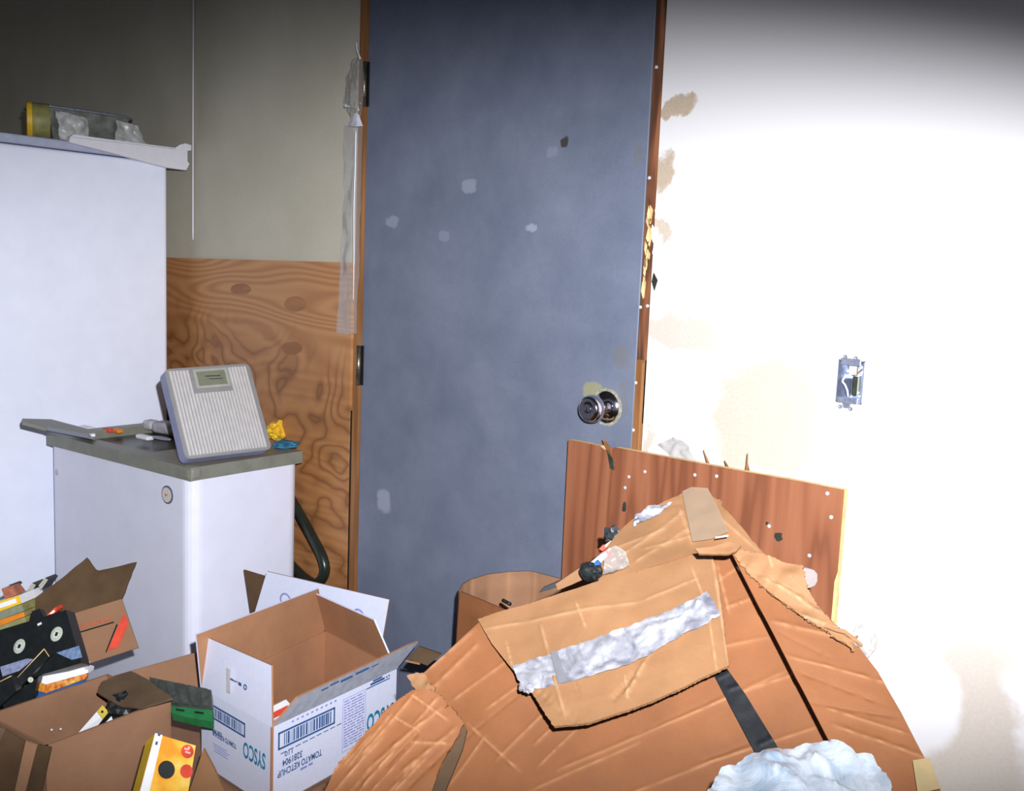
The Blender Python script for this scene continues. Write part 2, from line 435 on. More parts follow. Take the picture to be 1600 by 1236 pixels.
def drywall_grey():
    t = NT('grey_drywall'); co = t.coord(); n = t.noise(co, 3, 5, .6); g = t.noise(co, 120, 3, .7)
    c = t.ramp(n, [(0.3, (0.50, .465, .37)), (0.7, (0.60, .555, .465))])
    c = t.mix(t.math('MULTIPLY', g, .35), c, (0.28, .265, .20))
    t.bump(g, .05, .001); return t.col(c, .9, 0, .15)
M_dry = drywall_grey()
def wpt(x, y): p = ony(x, y, 0); return (p.x, p.z)
def rect_blob(x0, y0, x1, y1, wt=1.0):
    a = wpt(x0, (y0+y1)/2); b = wpt(x1, (y0+y1)/2); c = wpt((x0+x1)/2, y0); d = wpt((x0+x1)/2, y1)
    return ((a[0]+b[0])/2, (c[1]+d[1])/2, abs(b[0]-a[0])/2, abs(c[1]-d[1])/2, wt)
def white_wall():
    t = NT('patchily_painted_drywall'); co = t.coord()
    w1 = t.noise(co, 9, 4, .6); w2 = t.noise(t.coord((1, 1, 1), (5, 3, 1)), 9, 4, .6)
    L = [rect_blob(1020, 150, 1095, 182, .95), rect_blob(1015, 232, 1064, 295, .95), rect_blob(1010, 345, 1045, 366, .8),
         rect_blob(1010, 492, 1120, 545, .65), rect_blob(1118, 560, 1290, 740, .75), rect_blob(1270, 480, 1420, 720, .45),
         rect_blob(1390, 560, 1600, 760, .30), rect_blob(1320, 740, 1435, 1010, .40), rect_blob(1515, 700, 1620, 1110, .55),
         rect_blob(1330, 1100, 1620, 1260, .60), rect_blob(1440, 1000, 1600, 1240, .60), rect_blob(1000, 660, 1010, 720, .7)]
    a = t.blobs(co, L, .6, (w1, w2, .17))
    W = [rect_blob(1425, 775, 1520, 1000, 1), rect_blob(1330, 1020, 1500, 1175, 1)]
    b = t.blobs(co, W, .35, (w1, w2, .05))
    a = t.math('MULTIPLY', a, t.math('SUBTRACT', 1.0, b))
    sp = t.noise(co, 170, 2, .8)
    a = t.math('MULTIPLY', a, t.math('MULTIPLY_ADD', sp, .6, .7), clamp=True)
    c = t.mix(a, (0.72, .70, .72), (0.44, .345, .25))
    t.bump(w1, .15, .004); return t.col(c, .85, 0, .2)
M_wall = white_wall()
def door_paint():
    t = NT('mottled_blue_grey_paint'); co = t.coord(); n = t.noise(co, 6, 6, .65); g = t.noise(co, 130, 4, .8)
    c = t.ramp(n, [(0.3, (0.125, .145, .205)), (0.7, (0.195, .215, .285))])
    c = t.mix(t.math('MULTIPLY', g, .5), c, (0.075, .092, .145))
    w1 = t.noise(co, 30, 3, .6); w2 = t.noise(t.coord((1, 1, 1), (4, 2, 7)), 30, 3, .6)
    a = t.blobs(co, [rect_blob(722, 280, 746, 302, .45), rect_blob(604, 338, 622, 354, .45), rect_blob(822, 350, 840, 362, .6),
                     rect_blob(590, 765, 610, 800, .55), rect_blob(686, 360, 704, 376, .25), rect_blob(854, 230, 872, 246, .2)], .6, (w1, w2, .03))
    c = t.mix(a, c, (0.34, .36, .46))
    b = t.blobs(co, [rect_blob(876, 214, 888, 230, .9)], .5, (w1, w2, .02))
    c = t.mix(b, c, (0.04, .03, .02))
    b = t.blobs(co, [rect_blob(912, 598, 944, 628, .9), rect_blob(940, 615, 962, 665, .9)], .4, (w1, w2, .03))
    c = t.mix(b, c, (0.26, .25, .15))
    b = t.blobs(co, [rect_blob(958, 540, 984, 575, .45), rect_blob(966, 590, 982, 650, .35), rect_blob(990, 225, 1004, 260, .35)], .6, (w1, w2, .03))
    c = t.mix(b, c, (0.15, .14, .13))
    sc = t.noise(t.coord((2, 1, 60), (0, 0, 3)), 2.2, 3, .6, .6)
    m = t.math('GREATER_THAN', sc, .735)
    c = t.mix(t.math('MULTIPLY', m, .25), c, (0.04, .05, .07))
    t.bump(g, .06, .001); return t.col(c, .5, 0, .35)
M_door = door_paint()
M_floor = plain('concrete_floor', (0.10, 0.10, 0.09), .8, var=.3, scale=8)
M_ceil = plain('ceiling_drywall', (0.25, 0.25, 0.24), .9, var=.1, scale=8)

# ------------------------------------------------------------------ the room
def st(o, label=None): o['kind'] = 'structure'; return o
DL, DR, ZT = -2.062, -1.158, 2.05
st(box('floor', (-6.5, -3.5, -.1), (1.5, .15, 0), M_floor))
st(box('ceiling', (-6.5, -3.5, 2.75), (1.5, .15, 2.85), M_ceil))
st(box('wall_left', (-6.5, 0, 0), (-2.092, .12, 2.75), M_dry))
st(box('wall_side', (-6.5, -3.5, 0), (-6.38, 0, 2.75), M_dry))
st(box('wall_top', (-2.092, 0, ZT+.03), (-1.132, .12, 2.75), M_dry))
# right wall, with the cut-out for the electrical box
OX0, OX1, OZ0, OZ1 = -.727, -.681, 1.083, 1.157
bm = bmesh.new()
for lo, hi in (((-1.132, 0, 0), (OX0, .12, 2.75)), ((OX1, 0, 0), (1.5, .12, 2.75)), ((OX0, 0, 0), (OX1, .12, OZ0)), ((OX0, 0, OZ1), (OX1, .12, 2.75))):
    b2 = box_bm(lo, hi); me = bpy.data.meshes.new('x'); b2.to_mesh(me); b2.free(); bm.from_mesh(me); bpy.data.meshes.remove(me)
st(from_bm('wall_right', bm, M_wall))
# jambs
tl = st(box('trim_1', (-2.092, -.006, 0), (-2.066, .11, ZT+.03), M_jamb_new))
box('dark_gap_strip', (-2.098, -.009, .35), (-2.0925, -.001, .90), M_black, tl)
tr = empty('trim_2', (-1.145, 0, 0)); st(tr)
box('jamb', (-1.1545, -.002, .99), (-1.134, .11, ZT+.03), M_jamb, tr)
box('jamb_repair', (-1.1545, -.004, 0), (-1.134, .11, 1.12), M_jamb_new, tr)
box('stop_bead', (-1.1415, -.008, 0), (-1.1345, -.004, 1.115), M_jamb_new, tr, bev=.0015)
tt = st(box('trim_3', (-2.066, -.002, ZT+.004), (-1.1545, .11, ZT+.03), M_jamb))
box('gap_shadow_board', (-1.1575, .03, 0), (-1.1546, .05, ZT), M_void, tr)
# splinters, torn paper of the drywall edge
for k in range(15):
    y0 = 312+k*9.2+random.uniform(-4, 4); x0 = 1016-(y0-300)*.075+random.uniform(-3, 3)
    L_ = random.uniform(14, 34); wd = random.uniform(2.5, 6)
    P = [ony(x0, y0, -.006), ony(x0+wd, y0+L_*.3, -.008), ony(x0+wd*.5-1, y0+L_, -.006), ony(x0-wd*.6, y0+L_*.55, -.009)]
    slab('splinter', P, .003, M_edge if k % 3 else M_jamb, tr)
for k, (x, y) in enumerate(((1022, 395), (1021, 440), (1026, 330), (1019, 365))):
    P = [ony(x, y-14, -.004), ony(x+6, y-2, -.007), ony(x+1, y+14, -.005), ony(x-3, y, -.004)]
    slab('paper_shred', P, .0015, M_paper if k != 1 else M_void, tr)
for (x, y) in ((1026, 105), (1015, 278), (1001, 480), (994, 598), (990, 672), (1012, 478)):
    lathe('nail', ony(x, y, -.003), (0, -1, 0), [(.0035, 0), (.0035, .002), (.002, .003)], M_nail, tr, 10)

# door
door = box('door_1', (DL, -.001, .012), (DR, .04, ZT), M_door, None, bev=.0015, seg=1); st(door)
def hinge(x, y0, y1, par):
    a, b = ony(x, y0, -.012), ony(x, y1, -.012)
    g = make('hinge', *cyl_data(Vector((a.x, -.010, a.z)), Vector((a.x, -.010, b.z)), .0065, 12), M_brass, par, None, True)
    for i in range(1, 5):
        z = a.z+(b.z-a.z)*i/5
        lathe('knuckle_joint', (a.x, -.010, z-.0008), (0, 0, 1), [(.0068, 0), (.0068, .0016)], M_black, g, 12)
    slab('hinge_leaf', [(a.x, -.0035, a.z), (a.x+.011, -.0035, a.z), (a.x+.011, -.0035, b.z), (a.x, -.0035, b.z)], .002, M_black, g)
    return g
def cyl_data(a, b, r, n):
    t = (b-a).normalized(); u = t.cross(Vector((1, .2, .1))).normalized(); v = t.cross(u); vs = []; fs = []
    for p in (a, b):
        for k in range(n): vs.append(p+(u*math.cos(6.28318*k/n)+v*math.sin(6.28318*k/n))*r)
    for k in range(n): fs.append([k, (k+1) % n, n+(k+1) % n, n+k])
    fs += [list(range(n))[::-1], [n+k for k in range(n)]]
    return vs, fs
hinge(569, 96, 166, door); hinge(560, 540, 602, door); hinge(556, 975, 1035, door)
kp = ony(948, 636, -.001)
kn = lathe('door_handle', kp, (0, -1, 0), [(.033, 0), (.034, .003), (.031, .006), (.023, .010), (.0125, .013), (.0115, .026), (.016, .030), (.0245, .036),
           (.0285, .044), (.0288, .052), (.027, .060), (.0235, .065), (.0205, .066), (.012, .0635), (.009, .0635), (.0085, .0655), (.003, .066)], M_chrome, door, 40)
lathe('worn_rose_ring', kp+Vector((0, .0005, 0)), (0, -1, 0), [(.040, 0), (.040, .0014), (.032, .0018)], plain('tarnished_plate', (.35, .34, .27), .6, .3, var=.4, scale=150), kn, 32)
box('keyhole', kp+Vector((-.0012, -.0668, -.006)), kp+Vector((.0012, -.0655, .006)), M_black, kn)

# wainscot plywood, its oval repair plugs and a ledge line
wl = st(box('trim_4', (-6.3, -.0125, 0), (-2.096, -.001, 1.30), M_ply))
for (x, y, a, b) in ((376, 452, 16, 9), (461, 475, 17, 12), (456, 544, 16, 10)):
    c = ony(x, y, -.0128); P = []
    for k in range(20):
        q = ony(x+a*math.cos(k*math.pi/10), y+b*math.sin(k*math.pi/10), -.0132); P.append(q)
    slab('wood_plug', P, .0006, M_plug, wl)
# thin cord hanging down the drywall
tube('hanging_cord', [(-2.958, -.006, 2.75), (-2.958, -.007, 2.2), (-2.961, -.007, 1.8), (-2.963, -.006, 1.36)], .0026, M_wplastic, None, 8, 30)
tag(bpy.data.objects['hanging_cord'], 'thin white cord hanging straight down the grey drywall above the plywood', 'cord')

# electrical box
eb = empty('electrical_box', (-.704, .0, 1.12), 'open metal electrical box without cover plate set in the white wall', 'electrical box')
bm = bmesh.new(); T_ = .0014; dp = .055
for lo, hi in (((OX0, -.003, OZ0), (OX0+T_, dp, OZ1)), ((OX1-T_, -.003, OZ0), (OX1, dp, OZ1)), ((OX0, -.003, OZ0), (OX1, dp, OZ0+T_)), ((OX0, -.003, OZ1-T_), (OX1, dp, OZ1)), ((OX0, dp-T_, OZ0), (OX1, dp, OZ1))):
    b2 = box_bm(lo, hi); me = bpy.data.meshes.new('x'); b2.to_mesh(me); b2.free(); bm.from_mesh(me); bpy.data.meshes.remove(me)
from_bm('metal_case', bm, M_steel, eb)
box('top_strap', (OX0+.004, -.004, OZ1-.009), (OX1-.006, -.002, OZ1+.003), M_steel, eb, bev=.001)
box('bottom_strap', (OX0+.002, -.004, OZ0-.001), (OX1-.006, -.002, OZ0+.010), M_steel, eb, bev=.001)
slab('mounting_ear', [(-.714, -.004, OZ0), (-.699, -.004, OZ0), (-.701, -.004, OZ0-.009), (-.712, -.004, OZ0-.009)], .0014, M_steel, eb)
for (x, z) in ((-.716, OZ1+.005), (-.697, OZ1+.004), (-.718, OZ0-.008), (-.699, OZ0-.010)):
    lathe('screw_ring', (x, -.001, z), (0, -1, 0), [(.0035, 0), (.0035, .002), (.0018, .002), (.0018, .0003)], M_steel, eb, 14)
box('cable_clamp', (-.711, .004, 1.131), (-.697, .012, 1.147), plain('clamp_grey', (.36, .36, .38), .6), eb, bev=.001)
box('knockout_plate', (-.706, .010, OZ0+.012), (-.693, .014, 1.128), M_void, eb, bev=.003)
box('side_bracket', (-.6925, .002, OZ0+.012), (-.690, .012, 1.130), plain('bracket_pale', (.45, .50, .42), .4, .5), eb)
tube('white_wire', [(-.703, .005, 1.128), (-.711, .0, 1.130), (-.718, -.001, 1.120), (-.714, .0, 1.114), (-.710, .003, 1.104), (-.709, .006, 1.094)], .0017, M_wplastic, eb, 8, 30)
tube('copper_wire', [(-.690, .012, 1.142), (-.694, .004, 1.136), (-.699, .001, 1.134)], .0012, plain('copper', (.7, .25, .08), .3, .8), eb, 6, 12)
for (x, z) in ((-.690, 1.102), (-.688, 1.096), (-.688, 1.146), (-.6865, 1.137), (-.712, 1.137)):
    lathe('screw', (x, .004, z), (0, -1, 0), [(.0022, 0), (.0024, .002), (.001, .003)], M_nail, eb, 10)

# plastic strip hanging from a nail at the left jamb
tags = [(556, 92), (548, 100), (568, 108)]
pf = empty('plastic_strip', ony(556, 190, -.02), 'crumpled clear plastic strip hanging from a nail beside the blue door', 'plastic film')
yv = -.02
def yy(x, y, v=yv): return tuple(ony(x, y, v))
sheet('upper_film', [yy(553, 92), yy(560, 86, -.03), yy(567, 95)], [yy(549, 186, -.028), yy(556, 190, -.035), yy(563, 186)],
      [yy(553, 92), yy(541, 118), yy(536, 160), yy(549, 186, -.028)], [yy(567, 95), yy(569, 130, -.03), yy(567, 160), yy(563, 186)], M_film2, pf,
      world=True, nu=20, nv=30, amp=.006, freq=30, thick=0, seed=2, sharp=1)
sheet('pinched_fold', [yy(550, 180, -.03), yy(556, 176, -.035), yy(561, 180, -.03)], [yy(543, 196, -.03), yy(556, 198, -.04), yy(567, 197, -.03)],
      [yy(550, 180, -.03), yy(543, 196, -.03)], [yy(561, 180, -.03), yy(567, 197, -.03)], plain('folded_plastic', (.62, .60, .68), .3), pf,
      world=True, nu=10, nv=8, amp=.003, freq=60, thick=.0004, seed=3)
sheet('lower_film', [yy(541, 194, -.028), yy(555, 198, -.035), yy(567, 196)], [yy(525, 520), yy(542, 523, -.028), yy(556, 521)],
      [yy(541, 194, -.028), yy(537, 300), yy(530, 420), yy(525, 520)], [yy(567, 196), yy(564, 300), yy(561, 420), yy(556, 521)], M_film, pf,
      world=True, nu=16, nv=60, amp=.007, freq=14, thick=0, seed=4)
tube('bright_fold', [yy(556, 205, -.037), yy(555, 260, -.037), yy(553, 330, -.037), yy(553, 400, -.037), yy(552, 470, -.035)], lambda f: .0022*(1-.6*f), plain('folded_plastic_white', (.75, .74, .80), .3), pf, 8, 30)
tube('twisted_top', [yy(557, 66, -.02), yy(558, 78, -.024), yy(563, 92, -.026)], .003, M_wplastic, pf, 6, 10)
lathe('nail', ony(555, 168, -.004), (0, -1, 0), [(.002, 0), (.002, .03), (.005, .031), (.004, .034)], M_nail, pf, 12)

# ------------------------------------------------------------------ leaning plywood panel
pa = empty('plywood_panel', (-.98, -.05, 0), 'reddish plywood sheet with screws standing against the door and wall', 'plywood')
PY = -.05
def py_(x, y): q = ony(x, y, PY); return q
top = [py_(888, 687), py_(915, 692), py_(938, 697), py_(945, 703), py_(962, 699), py_(1020, 710), py_(1100, 725), py_(1170, 738), py_(1250, 752), py_(1320, 766)]
P = [(-1.287, PY, 0)] + [(-1.287, PY, top[0].z)] + top[1:-1] + [(-.677, PY, .941), (-.677, PY, 0)]
slab('sheet', P, .014, [M_ply_panel, M_edge], pa, n=Vector((0, -1, 0)))
slab('split_splinter', [py_(941, 686), py_(950, 697), py_(956, 708), py_(962, 734), py_(957, 732), py_(950, 712)], .006, M_jamb_new, pa, n=Vector((0, -1, 0)))
slab('split_splinter', [ony(948, 705, PY-.001), ony(957, 716, PY-.001), ony(959, 735, PY-.001), ony(953, 732, PY-.001)], .0008, M_void, pa, n=Vector((0, -1, 0)))
for (x, y) in ((983, 745), (1008, 737), (977, 762), (1299, 808), (1202, 822), (1265, 868), (1293, 771), (1120, 744), (1086, 742)):
    lathe('screw', ony(x, y, PY), (0, -1, 0), [(.0032, 0), (.0034, .0012), (.0015, .002)], M_nail, pa, 10)
for (x, y, a, b) in ((975, 793, 4, 9), (1216, 838, 8, 8), (1198, 818, 3, 3)):
    P = [ony(x+a*math.cos(k*math.pi/5)*random.uniform(.6, 1.1), y+b*math.sin(k*math.pi/5)*random.uniform(.7, 1.1), PY-.0006) for k in range(10)]
    slab('knot', P, .0005, M_void, pa, n=Vector((0, -1, 0)))
slab('raw_edge_chip', [(-.683, PY-.0008, .05), (-.6765, PY-.0008, .05), (-.6765, PY-.0008, .80), (-.681, PY-.0008, .78)], .0006, M_edge, pa, n=Vector((0, -1, 0)))
# scraps tucked behind the panel
sheet('clear_wrapper', [yy(1027, 694, -.034), yy(1052, 682, -.03)], [yy(1060, 722, -.034), yy(1090, 724, -.03)], [yy(1027, 694, -.034), yy(1045, 708, -.034), yy(1060, 722, -.034)],
      [yy(1052, 682, -.03), yy(1072, 690, -.03), yy(1090, 724, -.03)], M_film2, None, world=True, nu=14, nv=14, amp=.006, freq=40, thick=.0004, seed=5, sharp=1)
tag(bpy.data.objects['clear_wrapper'], 'crumpled clear plastic wrapper poking up behind the reddish plywood sheet', 'wrapper')
for k, (x, y, l, dx) in enumerate(((1166, 742, 34, 2), (1108, 728, 26, -9), (1171, 743, 24, -4), (1138, 733, 14, -6))):
    o = tube('wood_fibre', [ony(x, y, -.034), ony(x+dx*.5, y-l*.5, -.030), ony(x+dx, y-l, -.03)], lambda f: .003*(1-.8*f), M_jamb_new, pa, 6, 10)

# ------------------------------------------------------------------ freezer
fr = empty('white_freezer', (-3.32, -.5, 0), 'tall white upright freezer standing in the left corner behind the washer', 'freezer')
from_bm('cabinet', box_bm((-3.66, -.88, .03), (-2.98, -.085, 1.60), .012, 3), M_white, fr)
from_bm('top_panel', box_bm((-3.665, -.885, 1.602), (-2.977, -.08, 1.629), .006, 2), plain('blue_grey_trim', (.40, .43, .58), .4), fr)
box('plinth', (-3.64, -.86, 0), (-3.0, -.1, .03), M_black, fr)
# white plastic lid lying askew on it
TX = -2.955
prof = [onx(110, 213, TX), onx(116, 210, TX), onx(150, 215, TX), onx(210, 223, TX), onx(274, 231, TX), onx(281, 226, TX), onx(290, 224, TX), onx(299, 227, TX), onx(299, 235, TX), onx(293, 236, TX), onx(293, 252, TX), onx(296, 256, TX), onx(291, 266, TX), onx(262, 262, TX), onx(180, 240, TX), onx(108, 222, TX)]
for p in prof:
    pass
tagged = slab('appliance_cover', prof, .020, M_wplastic, None, n=Vector((1, 0, 0)))
tag(tagged, 'long white plastic lid hanging askew over the freezer top edge', 'lid')
tp = [Vector((-3.45, p.y, 1.6305)) for p in (prof[1], prof[4])]
slab('lid_top', [prof[2]+Vector((-.019, 0, -.004)), prof[4]+Vector((-.019, 0, -.004)), Vector((-3.06, -.10, 1.636)), Vector((-3.06, prof[2].y, 1.636))], .004, M_wplastic, tagged, n=Vector((0, 0, 1)))
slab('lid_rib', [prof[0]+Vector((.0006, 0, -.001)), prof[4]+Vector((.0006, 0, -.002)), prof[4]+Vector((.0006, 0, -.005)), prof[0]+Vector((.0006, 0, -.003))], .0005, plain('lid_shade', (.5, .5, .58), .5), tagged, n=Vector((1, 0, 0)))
# foil pan and yellow canister on the freezer
pn = empty('foil_pan', (-3.12, -.35, 1.636), 'grey foil pan with crumpled wrap on top of the freezer', 'pan')
XP = -3.08
a, b, c, d = onx(74, 165, XP), onx(202, 180, XP), onx(190, 225, XP), onx(92, 214, XP)
a.z = a.z; zb = 1.632
def panv(dx, dz): return None
T1 = [Vector((XP, a.y, a.z)), Vector((XP, b.y, a.z)), Vector((XP-.16, b.y, a.z)), Vector((XP-.16, a.y, a.z))]
B1 = [Vector((XP-.02, a.y+.025, zb)), Vector((XP-.02, b.y-.025, zb)), Vector((XP-.14, b.y-.025, zb)), Vector((XP-.14, a.y+.025, zb))]
M_foil = plain('dull_foil', (.20, .21, .19), .35, .5, var=.35, scale=35, bump=.6)
fs = [[0, 1, 5, 4], [1, 2, 6, 5], [2, 3, 7, 6], [3, 0, 4, 7], [4, 5, 6, 7]]
make('pan_body', T1+B1, fs, M_foil, pn)
tube('rolled_rim', T1+[T1[0]], .004, M_steel, pn, 8, 60)
sheet('crumpled_wrap', [T1[0]+Vector((.004, .02, -.01)), T1[0]+Vector((.004, .12, -.02))], [B1[0]+Vector((.024, .01, .01)), B1[0]+Vector((.024, .10, .005))],
      [T1[0]+Vector((.004, .02, -.01)), B1[0]+Vector((.024, .01, .01))], [T1[0]+Vector((.004, .12, -.02)), B1[0]+Vector((.024, .10, .005))], plain('cloudy_wrap', (.50, .50, .50), .3, var=.2), pn, world=True, nu=16, nv=12, amp=.012, freq=28, thick=.001, seed=6, sharp=1)
sheet('crumpled_wrap', [T1[0]+Vector((.004, .21, -.012)), T1[0]+Vector((.004, .28, -.02))], [B1[0]+Vector((.024, .18, .01)), B1[0]+Vector((.024, .30, .003))],
      [T1[0]+Vector((.004, .21, -.012)), B1[0]+Vector((.024, .18, .01))], [T1[0]+Vector((.004, .28, -.02)), B1[0]+Vector((.024, .30, .003))], plain('cloudy_wrap_pale', (.42, .42, .42), .3, var=.2), pn, world=True, nu=16, nv=12, amp=.012, freq=28, thick=.001, seed=8, sharp=1)
ct = onx(62, 188, XP-.02)
cn = lathe('tin_canister', (ct.x, ct.y-.035, 1.634+.055), (.35, 1, 0), [(.001, 0), (.05, 0), (.053, .004), (.053, .055), (.05, .06), (.001, .06)], M_oliveyel, None, 30, cap=False)
tag(cn, 'olive and yellow round tin lying beside the foil pan on the freezer', 'tin')
lathe('end_cap', (ct.x-.0, ct.y-.0375, 1.634+.055), (.35, 1, 0), [(.001, -.001), (.051, -.001), (.055, .001), (.055, .014), (.053, .015)], M_yellow, cn, 30, cap=False)

# ------------------------------------------------------------------ washer
A_ = onz(298, 732, .77); B_ = onz(467, 705, .77); Lc = onz(76, 678, .77)
ux = (A_-Lc).normalized(); uyv = Vector((-ux.y, ux.x, 0)); WL = (A_-Lc).length; WD = (B_-A_).dot(uyv)
ang = math.atan2(ux.y, ux.x); wc = A_ - ux*WL/2 + uyv*WD/2
wa = empty('twin_tub_washer', (wc.x, wc.y, 0), 'small white twin tub washing machine with grey top in front of the freezer', 'washing machine')
def wbox(name, x0, x1, y0, y1, z0, z1, mat, par, bev=0, seg=2, vo=False, smooth=False):
    """box in the washer's own frame: x along the front (0 at its right corner, going left negative), y into the room depth"""
    bm = box_bm((x0, y0, z0), (x1, y1, z1), bev, seg, 0, vo)
    for v in bm.verts:
        q = A_ + ux*v.co.x + uyv*v.co.y; v.co = Vector((q.x, q.y, v.co.z))
    return from_bm(name, bm, mat, par, smooth)
def wp(x, y, z): q = A_ + ux*x + uyv*y; return Vector((q.x, q.y, z))
wbox('body', -WL, 0, 0, WD, .04, .742, M_white_w, wa, .035, 6, True)
for (x, y) in ((-WL+.06, .06), (-.06, .06), (-WL+.06, WD-.06), (-.06, WD-.06)):
    lathe('foot', wp(x, y, 0), (0, 0, 1), [(.02, 0), (.018, .042)], M_black, wa, 14)
# grey top: rim of four rails around two wells
rim = .05
def rails(z0, z1):
    bm = bmesh.new(); X0, X1, Y0, Y1 = -WL-.004, .004, -.004, WD+.004
    for lo, hi in (((X0, Y0, z0), (X1, Y0+rim, z1)), ((X0, Y1-rim*.8, z0), (X1, Y1, z1)), ((X0, Y0+rim, z0), (X0+.05, Y1-rim*.8, z1)), ((-.24, Y0+rim, z0), (X1, Y1-rim*.8, z1))):
        b2 = box_bm(lo, hi); me = bpy.data.meshes.new('x'); b2.to_mesh(me); b2.free(); bm.from_mesh(me); bpy.data.meshes.remove(me)
    bmesh.ops.remove_doubles(bm, verts=bm.verts, dist=1e-5)
    for v in bm.verts:
        q = A_ + ux*v.co.x + uyv*v.co.y; v.co = Vector((q.x, q.y, v.co.z))
    return bm
bm = rails(.738, .772)
from_bm('top_deck', bm, M_grey, wa)
wbox('corner_cap', -.035, .006, -.006, .035, .736, .7735, M_grey, wa, .012, 4)
wbox('well_floor', -WL+.05, -.24, .04, WD-.04, .7435, .748, M_grey_dk, wa)
# raised back ledge and basin contents
slab('basin_wall', [wp(-WL+.16, WD-.045, .772), wp(-.30, WD-.04, .800), wp(-.18, WD-.06, .792), wp(-.18, WD-.06, .74), wp(-WL+.16, WD-.045, .74)], .01, M_grey, wa)
tube('basin_wall_edge', [wp(-WL+.16, WD-.047, .774), wp(-.30, WD-.042, .802), wp(-.18, WD-.062, .794)], .004, M_grey_dk, wa, 6, 16)
lp = (onz(36, 655, .85), onz(150, 678, .779), onz(110, 660, .806))
def lpx(x, y, o=0): return onpl(x, y, *lp)+Vector((0, -.0, o))
lid = slab('lid', [lpx(35, 654), lpx(80, 655), lpx(152, 674), lpx(150, 684), lpx(75, 669), lpx(37, 659)], .009, M_grey, wa)
slab('lid_edge', [lpx(73, 667, .001), lpx(146, 681, .001), lpx(146, 687, .001), lpx(73, 673, .001)], .002, plain('navy_trim', (.05, .08, .13), .3), lid)
p = lpx(144, 682, .002); box('hinge_block', p-Vector((.006, .006, .002)), p+Vector((.006, .006, .006)), M_paper, lid)
for k, (x, y, mat, sx, sy) in enumerate(((136, 666, M_wplastic, .03, .012), (226, 680, M_wplastic, .03, .012), (170, 669, M_red, .02, .012), (183, 670, M_orange, .02, .01))):
    p = onz(x, y, .775); box('clip', p-Vector((sx, sy, .012)), p+Vector((sx, sy, .0)), mat, wa, bev=.004, rot=ang)
p = onz(252, 684, .7735); P = [p+ux*.045*math.cos(k*math.pi/10)+uyv*.016*math.sin(k*math.pi/10) for k in range(20)]
slab('oval_badge', P, .0015, plain('badge_lavender', (.30, .30, .40), .4), wa, n=Vector((0, 0, 1)))
p = onz(262, 667, .78); box('white_cloth_bundle', p-Vector((.045, .03, .02)), p+Vector((.035, .03, .016)), plain('grey_cloth', (.30, .29, .33), .8, var=.3), wa, bev=.014, seg=3, rot=.3)
p = onz(236, 661, .782); box('white_cloth_bundle', p-Vector((.02, .02, .02)), p+Vector((.02, .02, .01)), plain('pale_cloth', (.40, .40, .42), .8, var=.3), wa, bev=.01, seg=3, rot=.3)
# round badge on the front
bp = Vector(A_); pl = onz(262, 773, 0); r_ = ray(262, 773)
nf = Vector((uyv.x, uyv.y, 0)); tt_ = (A_-CAM).dot(nf)/r_.dot(nf); bc = CAM + r_*tt_
lathe('badge', bc, -nf, [(.024, 0), (.024, .002), (.018, .0025)], plain('badge_ring', (.10, .11, .16), .4), wa, 30)
lathe('badge_face', bc-nf*.0026, -nf, [(.0195, 0), (.0195, .0008)], plain('badge_cream', (.62, .55, .52), .4, var=.15, scale=300), wa, 30)
quad_print('badge_print', bc-nf*.0036-ux*.006, ux, (0, 0, 1), [(0, -.004, .004, .003), (.006, -.003, .008, .004), (.010, -.002, .012, .003)], M_redfaint, wa)
r_ = ray(89, 738); tt_ = (A_-CAM).dot(nf)/r_.dot(nf)
lathe('screw_cover', CAM+r_*tt_, -nf, [(.010, 0), (.009, .0015), (.004, .001)], plain('cover_grey', (.50, .49, .56), .4), wa, 20)
# black drain hose behind the washer
hs = tube('drain_hose', [ony(x_, y_, -.045) for x_, y_ in ((440, 755), (466, 800), (488, 840), (504, 872), (507, 896), (494, 912), (474, 902), (452, 880))], .0150, M_black_rub, wa, 14, 60)

# bathroom scale propped on the washer
s0, s1 = onz(290, 718, .797), onz(425, 702, .797)
t0, t1 = ony(256, 577, s0.y+.01), ony(389, 568, s1.y+.01)
sc = empty('bathroom_scale', (s0+s1)/2, 'ribbed light grey bathroom scale propped upright on the washer top', 'scale')
su = (s1-s0); sv = (t0-s0); n_ = su.cross(sv).normalized()
if n_.dot(CAM-s0) < 0: n_ = -n_
def sp_(u, v, h=0): return s0*(1-u)*(1-v)+s1*u*(1-v)+t0*(1-u)*v+t1*u*v+n_*h
M_scale = plain('scale_grey_plastic', (.25, .24, .24), .5, var=.06)
M_scale_side = plain('scale_blue_side', (.24, .26, .42), .4, var=.06)
rp = []
for (cu, cv, a0) in ((.06, .94, 90), (.06, .06, 180), (.94, .06, 270), (.94, .94, 0)):
    for k in range(5):
        a = math.radians(a0+k*22.5); rp.append(sp_(cu+.06*math.cos(a), cv+.06*math.sin(a)))
sb = slab('platform_body', rp, .030, [M_scale, M_scale_side], sc, n=n_)
vs, fs = [], []
NR = 24
for k in range(NR):
    u0 = .045+.91*k/NR; u1 = u0+.91/NR*.66
    v1 = .97 if not (.27 < (u0+u1)/2 < .74) else .70
    b = len(vs)
    for (u, v, h) in ((u0, .03, 0), (u1, .03, 0), (u1, v1, 0), (u0, v1, 0), (u0+.004, .034, .0035), (u1-.004, .034, .0035), (u1-.004, v1-.004, .0035), (u0+.004, v1-.004, .0035)): vs.append(sp_(u, v, h))
    fs += [[b+4, b+5, b+6, b+7], [b, b+1, b+5, b+4], [b+1, b+2, b+6, b+5], [b+2, b+3, b+7, b+6], [b+3, b, b+4, b+7]]
rb = make('ribbed_mat', vs, fs, plain('rib_pale', (.55, .52, .52), .5), sc)
